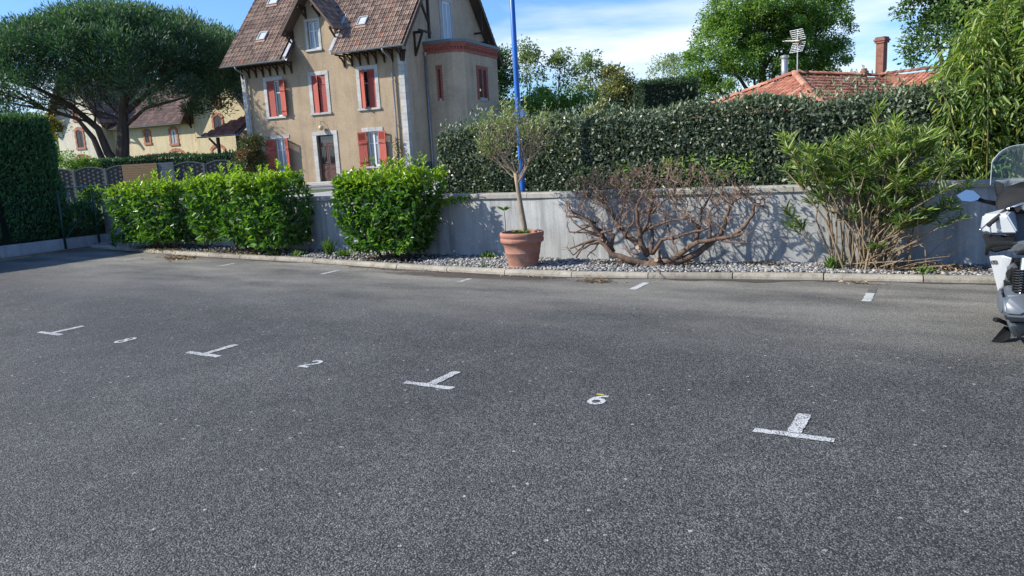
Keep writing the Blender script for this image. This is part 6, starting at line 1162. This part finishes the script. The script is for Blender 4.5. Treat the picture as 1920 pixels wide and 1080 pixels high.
litter('neat heap of dry twigs and leaves on the asphalt below the bare bush', 4.42, 4.2, .22, .1, 130, .008, .07, .05, a=.14); litter('scattered dry leaves and sticks by the left kerb', -4.5, 4.75, .45, .18, 130, .008, .09, .05); litter('brown dry leaves on the soil under the bare bush', 4.75, 5.3, .75, .16, 520, .075, .045, .05); litter('rust-coloured dry leaves right of the bare bush', 6.15, 5.5, .3, .1, 140, .08, .045, .04); litter('dry leaves and debris under the oleander', 7.9, 5.45, .7, .22, 700, .07, .06, .08); litter('dry leaves under the squarish laurel', .4, 5.1, .7, .22, 260, .07, .05, .04); litter('a few yellow leaves by the kerb in front of the oleander', 7.35, 4.8, .2, .06, 16, .008, .07, .02); litter('dead leaves in the gutter in front of the squarish laurel', 1.2, 4.45, 1.2, .1, 120, .006, .035, .015); litter('dry leaves in the gutter between the pot and the bare bush', 3.5, 4.36, .8, .06, 80, .006, .035, .015); litter('dead leaves under the long laurel bush', -3.2, 5.3, 1.3, .3, 380, .07, .05, .04); litter('dead leaves on the kerb by the leftmost laurel', -5.6, 5.3, .8, .2, 200, .07, .05, .04)
# fallen sticks across the kerb
for i, (a, b, lb) in enumerate((((5.02, 4.75, .10), (5.16, 4.45, .01), 'thin pale stick leaning from the kerb below the bare bush'), ((7.6, 4.72, .02), (7.15, 4.78, .012), 'thin curved stick lying in the gutter by the oleander'))):
    m_ = MB(); a = Vector(a); b = Vector(b); m_.tube([a, a.lerp(b, .5) + Vector((.01, 0, .012)), b], [.005, .005, .003], 5); o = in_lot(m_.build('stick', M_TAN)); tag(o, lb, 'stick')

# ================================================================== SCOOTER (local: x right, y forward, origin under the rear axle)
SC = empty('scooter', lot(8.95, 2.3, 0), LOT_A); tag(SC, 'silver and white maxi scooter with clear windscreen parked at the right edge', 'scooter')
M_SIL = simple('silver paint', (.52, .55, .58), (.48, .51, .54), 3, .28, metal=.25); M_WHT = simple('white-silver paint', (.62, .65, .68), (.58, .61, .64), 3, .25, metal=.1); M_BLK = simple('black plastic', (.012, .013, .015), (.006, .007, .008), 12, .6, .1, 60, .004, spec=.2); M_GRY = simple('grey satin plastic', (.10, .115, .135), (.08, .09, .11), 8, .4); M_RUB = simple('rubber', (.02, .02, .02), (.014, .014, .014), 20, .8, .3, 50, .004); M_CVT = simple('cast grey cover', (.12, .14, .165), (.09, .105, .125), 7, .4, metal=.2); M_CHR = simple('brushed metal', (.55, .56, .58), (.45, .46, .48), 9, .25, metal=.9)
def wheel(y, r, w):
    g = empty('wheel', (0, y, r)); g.parent = SC; m_ = MB(); prof = [(r - .07, -w / 2 * .8), (r - .03, -w / 2), (r - .006, -w * .33), (r, 0), (r - .006, w * .33), (r - .03, w / 2), (r - .07, w / 2 * .8)]; n = 28
    m_.add([(x, q * math.cos(2 * math.pi * k / n), q * math.sin(2 * math.pi * k / n)) for q, x in prof for k in range(n)], [(i * n + k, i * n + (k + 1) % n, (i + 1) * n + (k + 1) % n, (i + 1) * n + k) for i in range(6) for k in range(n)]); m_.build('tyre', M_RUB, g, smooth=True)
    m_ = MB(); m_.add([(x, q * math.cos(2 * math.pi * k / n), q * math.sin(2 * math.pi * k / n)) for q, x in ((r - .07, -w * .4), (r - .1, -w * .3), (r - .1, w * .3), (r - .07, w * .4)) for k in range(n)], [(i * n + k, i * n + (k + 1) % n, (i + 1) * n + (k + 1) % n, (i + 1) * n + k) for i in range(3) for k in range(n)])
    for i in range(5): a = 2 * math.pi * i / 5; m_.bar((0, 0, 0), (0, (r - .1) * math.cos(a), (r - .1) * math.sin(a)), .035, .03, (1, 0, 0))
    m_.tube([(-.06, 0, 0), (.06, 0, 0)], .035, 10); m_.build('rim', M_CVT, g)
wheel(0, .27, .14); wheel(1.55, .29, .12)
# lower body and engine
hull('floor_cowl', [(-.24, .45, .22), (-.30, .5, .42), (-.28, 1.25, .40), (-.2, 1.3, .2), (-.26, .95, .2)], M_BLK, SC, mirror=True)
hull('transmission_cover', [(-.40, -.08, .26), (-.41, .0, .40), (-.40, .32, .42), (-.41, .45, .34), (-.38, .42, .24), (-.37, .05, .18), (-.24, -.1, .26), (-.22, .0, .42), (-.22, .45, .42), (-.22, .45, .22), (-.22, .0, .2)], M_CVT, SC, .025)
hull('transmission_lid', [(-.425, .08, .38), (-.425, .28, .39), (-.43, .36, .33), (-.425, .25, .25), (-.42, .08, .26), (-.40, .05, .4), (-.40, .3, .42), (-.40, .38, .33), (-.40, .25, .23), (-.39, .05, .24)], M_GRY, SC, .012)
hull('lower_case', [(-.36, -.02, .19), (-.38, .3, .2), (-.33, .35, .05), (-.30, .12, .04), (-.2, .0, .2), (-.2, .35, .2), (-.2, .3, .06)], M_CVT, SC, .02)
m_ = MB()
for i in range(9): zz = .43 + .018 * i; m_.tube([(-.30 + .045 * math.cos(t), .06 + .02 * i * .3 + .045 * math.sin(t), zz) for t in np.linspace(0, 6.283, 12)], .008, 5)
m_.build('shock_spring', M_BLK, SC); m_ = MB(); m_.tube([(-.30, .05, .33), (-.28, .12, .66)], .022, 8); m_.build('shock_absorber', M_CHR, SC)
hull('air_filter_box', [(-.36, .38, .42), (-.37, .7, .44), (-.35, .72, .58), (-.33, .4, .58), (-.15, .38, .42), (-.15, .7, .58)], M_BLK, SC, .02)
hull('rear_fender', [(-.11, -.36, .42), (-.10, -.2, .62), (-.11, .25, .62), (-.11, -.38, .36)], M_BLK, SC, .012, mirror=True)
# side fairings
for sg in (-1, 1):
    X = lambda P: [(sg * abs(p[0]), p[1], p[2]) for p in P]
    hull('side_fairing', X([(.475, .92, .56), (.40, .55, .62), (.33, .52, .60), (.395, .88, .255), (.36, .80, .30), (.345, .6, .47), (.44, .95, .5), (.3, .85, .3), (.3, .9, .55)]), M_WHT, SC, .008)
    hull('side_lower_fairing', X([(.365, .62, .52), (.335, .35, .60), (.30, .33, .56), (.37, .80, .30), (.33, .72, .26), (.28, .5, .45)]), M_GRY, SC, .008)
    hull('leg_shield', X([(.535, 1.16, .885), (.545, 1.2, .745), (.50, 1.14, .715), (.27, 1.0, .735), (.36, 1.02, .90), (.30, 1.25, .95), (.46, 1.38, .86), (.47, 1.38, .74), (.28, 1.3, .74)]), M_SIL, SC, .016)
    hull('leg_shield_edge', X([(.53, 1.15, .72), (.46, 1.1, .70), (.49, .98, .63), (.44, .95, .58), (.28, 1.0, .62), (.28, 1.1, .71), (.50, 1.2, .70), (.46, 1.3, .55)]), M_BLK, SC, .012)
    m_ = MB(); m_.tube([(sg * .49, .95, .57), (sg * .485, .86, .635), (sg * .45, .7, .685), (sg * .36, .5, .72), (sg * .27, .3, .74)], [.014, .02, .022, .022, .018], 8); m_.build('seat_rail', M_BLK, SC, smooth=True)
    hull('tail_panel', X([(.27, .35, .62), (.25, -.1, .68), (.12, -.42, .80), (.10, -.44, .72), (.26, .3, .78), (.2, -.2, .82), (.1, .3, .6), (.05, -.4, .74)]), M_WHT, SC, .015)
    hull('foot_board', X([(.38, .95, .40), (.37, .55, .40), (.25, .5, .40), (.25, 1.0, .40), (.37, .95, .33), (.36, .6, .33)]), M_BLK, SC, .008)
    # bars, grips, levers, mirrors
    m_ = MB(); m_.tube([(sg * .05, 1.2, .98), (sg * .25, 1.19, .97), (sg * .36, 1.13, .925)], .014, 8); m_.build('handlebar', M_CHR, SC, smooth=True)
    m_ = MB(); m_.tube([(sg * .36, 1.135, .925), (sg * .385, 1.11, .90), (sg * .465, 1.03, .83), (sg * .47, 1.025, .825)], [.017, .019, .019, .016], 10); gp = m_.build('grip', M_RUB, SC, smooth=True)
    m_ = MB(); m_.lathe([(.0, 0), (.021, .002), (.021, .02), (.0, .022)], 10); be = m_.build('bar_end', M_RUB, gp); be.matrix_local = Matrix.Translation((sg * .476, 1.018, .818)) @ Vector((sg * .08, -.08, -.07)).to_track_quat('Z', 'Y').to_matrix().to_4x4()
    hull('switch_box', X([(.30, 1.14, .95), (.37, 1.11, .915), (.36, 1.15, .88), (.29, 1.17, .90), (.33, 1.10, .96), (.33, 1.2, .92)]), M_BLK, SC, .008)
    m_ = MB(); m_.tube([(sg * .35, 1.19, .91), (sg * .44, 1.15, .86), (sg * .53, 1.06, .775), (sg * .545, 1.04, .762)], [.009, .008, .007, .009], 6); m_.build('brake_lever', M_CHR, SC, smooth=True)
    m_ = MB(); m_.tube([(sg * .40, 1.34, .955), (sg * .52, 1.33, .985), (sg * .60, 1.31, 1.02)], [.022, .016, .02], 8); m_.build('mirror_stem', M_BLK, SC, smooth=True)
    mg = [(.545, 1.03), (.60, 1.085), (.66, 1.095), (.735, 1.045), (.69, .995), (.62, .985), (.565, 1.0)]
    hull('mirror_housing', [(sg * x, 1.285 + dy + (z - 1.04) * .45, z) for x, z in mg for dy in (0.0,)] + [(sg * (.64 + (x - .64) * .7), 1.36, 1.04 + (z - 1.04) * .65) for x, z in mg], M_BLK, SC, .004)
    m_ = MB(); m_.add([(sg * (.64 + (x - .64) * .95), 1.275 + (z - 1.04) * .45, 1.04 + (z - 1.04) * .93) for x, z in mg], [tuple(range(7))]); mmz = bpy.data.materials.get('mirror glass') or glass_mat('mirror glass', (.92, .82, .68), .06); mmz.node_tree.nodes['Principled BSDF'].inputs['Metallic'].default_value = 1.0; mr = m_.build('mirror_glass', mmz, SC); 
    m_ = MB(); m_.tube([(sg * .12, 1.52, .62), (sg * .10, 1.55, .29)], .025, 8); m_.build('fork_leg', M_CHR, SC)
# front fairing, dashboard, windscreen
hull('front_fairing', [(.38, 1.35, .98), (.36, 1.4, .72), (.28, 1.5, .55), (.16, 1.72, .72), (.12, 1.78, .80), (.22, 1.6, 1.02), (.1, 1.62, 1.08), (.3, 1.3, .62)], M_GRY, SC, .02, mirror=True)
hull('dashboard', [(.44, 1.28, .99), (.43, 1.22, .90), (.37, 1.36, 1.11), (.25, 1.42, 1.15), (.43, 1.42, 1.0), (.1, 1.2, .93), (.1, 1.28, 1.10), (.33, 1.2, .88)], M_BLK, SC, .014, mirror=True)
hull('handlebar_cover', [(.28, 1.1, .96), (.2, 1.08, .9), (.22, 1.22, .99), (.1, 1.12, 1.04), (.1, 1.24, 1.06), (.24, 1.2, .9)], M_GRY, SC, .02, mirror=True)
hull('windscreen_mount', [(.455, 1.43, 1.16), (.44, 1.42, 1.02), (.38, 1.38, .96), (.37, 1.40, 1.14), (.44, 1.46, 1.10)], M_BLK, SC, .01); hull('windscreen_mount', [(-.455, 1.43, 1.16), (-.44, 1.42, 1.02), (-.38, 1.38, .96), (-.37, 1.40, 1.14), (-.44, 1.46, 1.10)], M_BLK, SC, .01)
m_ = MB(); nx, nz_ = 28, 8; vs = []
for j in range(nz_ + 1):
    for i in range(nx + 1):
        f = math.sin((i / nx * 2 - 1) * math.pi / 2); h = j / nz_; top = 1.12 + .34 * (1 - abs(f) ** 7 * .42); z = 1.12 + (top - 1.12) * h; hw = .475 - .0 * h; vs.append((f * hw, 1.62 - .17 * f * f - .16 * (z - 1.1), z))
m_.add(vs, [(j * (nx + 1) + i, j * (nx + 1) + i + 1, (j + 1) * (nx + 1) + i + 1, (j + 1) * (nx + 1) + i) for j in range(nz_) for i in range(nx)])
ws_ = m_.build('windscreen', clear_mat('clear screen', (.78, .85, .89), .10), SC, smooth=True); md = ws_.modifiers.new('t', 'SOLIDIFY'); md.thickness = .004
m_ = MB(); edge = [vs[j * (nx + 1)] for j in range(nz_ + 1)] + vs[nz_ * (nx + 1) + 1:] + [vs[j * (nx + 1) + nx] for j in range(nz_ - 1, -1, -1)]; m_.tube(edge, .0035, 5, cap=False); m_.build('windscreen_edge', clear_mat('screen edge', (.9, .95, 1.0), .75), SC)
# seat
hull('seat', [(.22, .75, .70), (.18, .85, .66), (.26, .3, .78), (.24, .1, .86), (.17, -.3, .90), (.1, -.38, .86), (.1, .85, .74), (.1, .3, .83), (.12, .15, .90), (.2, .0, .80), (.2, .7, .62)], M_BLK, SC, .025, mirror=True)
hull('seat_side', [(.36, .55, .70), (.33, .3, .76), (.28, .0, .80), (.24, .1, .72), (.34, .6, .62), (.2, .5, .62), (.2, .2, .8)], M_GRY, SC, .02, mirror=True)
hull('tail_light', [(.10, -.44, .74), (.12, -.40, .80), (.08, -.46, .76), (.05, -.46, .80)], simple('red lens', (.4, .01, .01), None, 4, .2), SC, .006, mirror=True)
hull('front_fender', [(.08, 1.35, .52), (.075, 1.55, .62), (.07, 1.8, .50), (.075, 1.84, .40), (.08, 1.3, .4)], M_SIL, SC, .015, mirror=True)
m_ = MB(); m_.tube([(.25, .5, .2), (.27, .2, .24), (.28, -.3, .36)], [.03, .06, .06], 12); m_.build('muffler', M_CHR, SC, smooth=True)
# centre stand with its foot lever
m_ = MB(); m_.bar((-.30, .30, .10), (-.40, .22, .16), .03, .03); m_.bar((-.40, .22, .165), (-.44, .20, .17), .05, .03); m_.build('stand_lever', M_BLK, SC, bevel=.005)
m_ = MB(); m_.prism([(-.32, .30, .09), (-.37, .28, .10), (-.45, .16, .004), (-.39, .16, .002), (-.33, .2, .03)], (.0, .03, .0)); m_.build('stand_foot', M_BLK, SC)
for sg in (-1, 1): m_ = MB(); m_.tube([(sg * .12, .35, .2), (sg * .2, .22, .015)], .018, 8); m_.build('stand_leg', M_BLK, SC)
m_ = MB(); m_.box(-.10, .10, -.52, -.51, .45, .62); m_.build('number_plate', M_PVC, SC, bevel=.004)
# lettering on the left fairing
fc = bpy.data.curves.new('lettering', 'FONT'); fc.body = 'HONDA'; fc.size = .052; fc.extrude = .0008; fc.space_character = 1.05; fo = bpy.data.objects.new('lettering_tmp', fc); COL.objects.link(fo)
bpy.context.view_layer.update(); me = bpy.data.meshes.new_from_object(fo.evaluated_get(bpy.context.evaluated_depsgraph_get())); bpy.data.objects.remove(fo); me.materials.clear(); me.materials.append(M_BLK)
lt = put('lettering', me, SC)
A_ = Vector((-.475, .92, .56)); B_ = Vector((-.40, .55, .62)); C_ = Vector((-.395, .88, .255)); ux = (B_ - A_).normalized(); nn = (B_ - A_).cross(C_ - A_).normalized()
if nn.x > 0: nn = -nn
uy = nn.cross(ux); 
if uy.z < 0: uy = -uy
p0 = A_ + (B_ - A_) * .08 - uy * .075 + nn * .004
lt.matrix_local = Matrix(((ux.x, uy.x, nn.x, p0.x), (ux.y, uy.y, nn.y, p0.y), (ux.z, uy.z, nn.z, p0.z), (0, 0, 0, 1)))
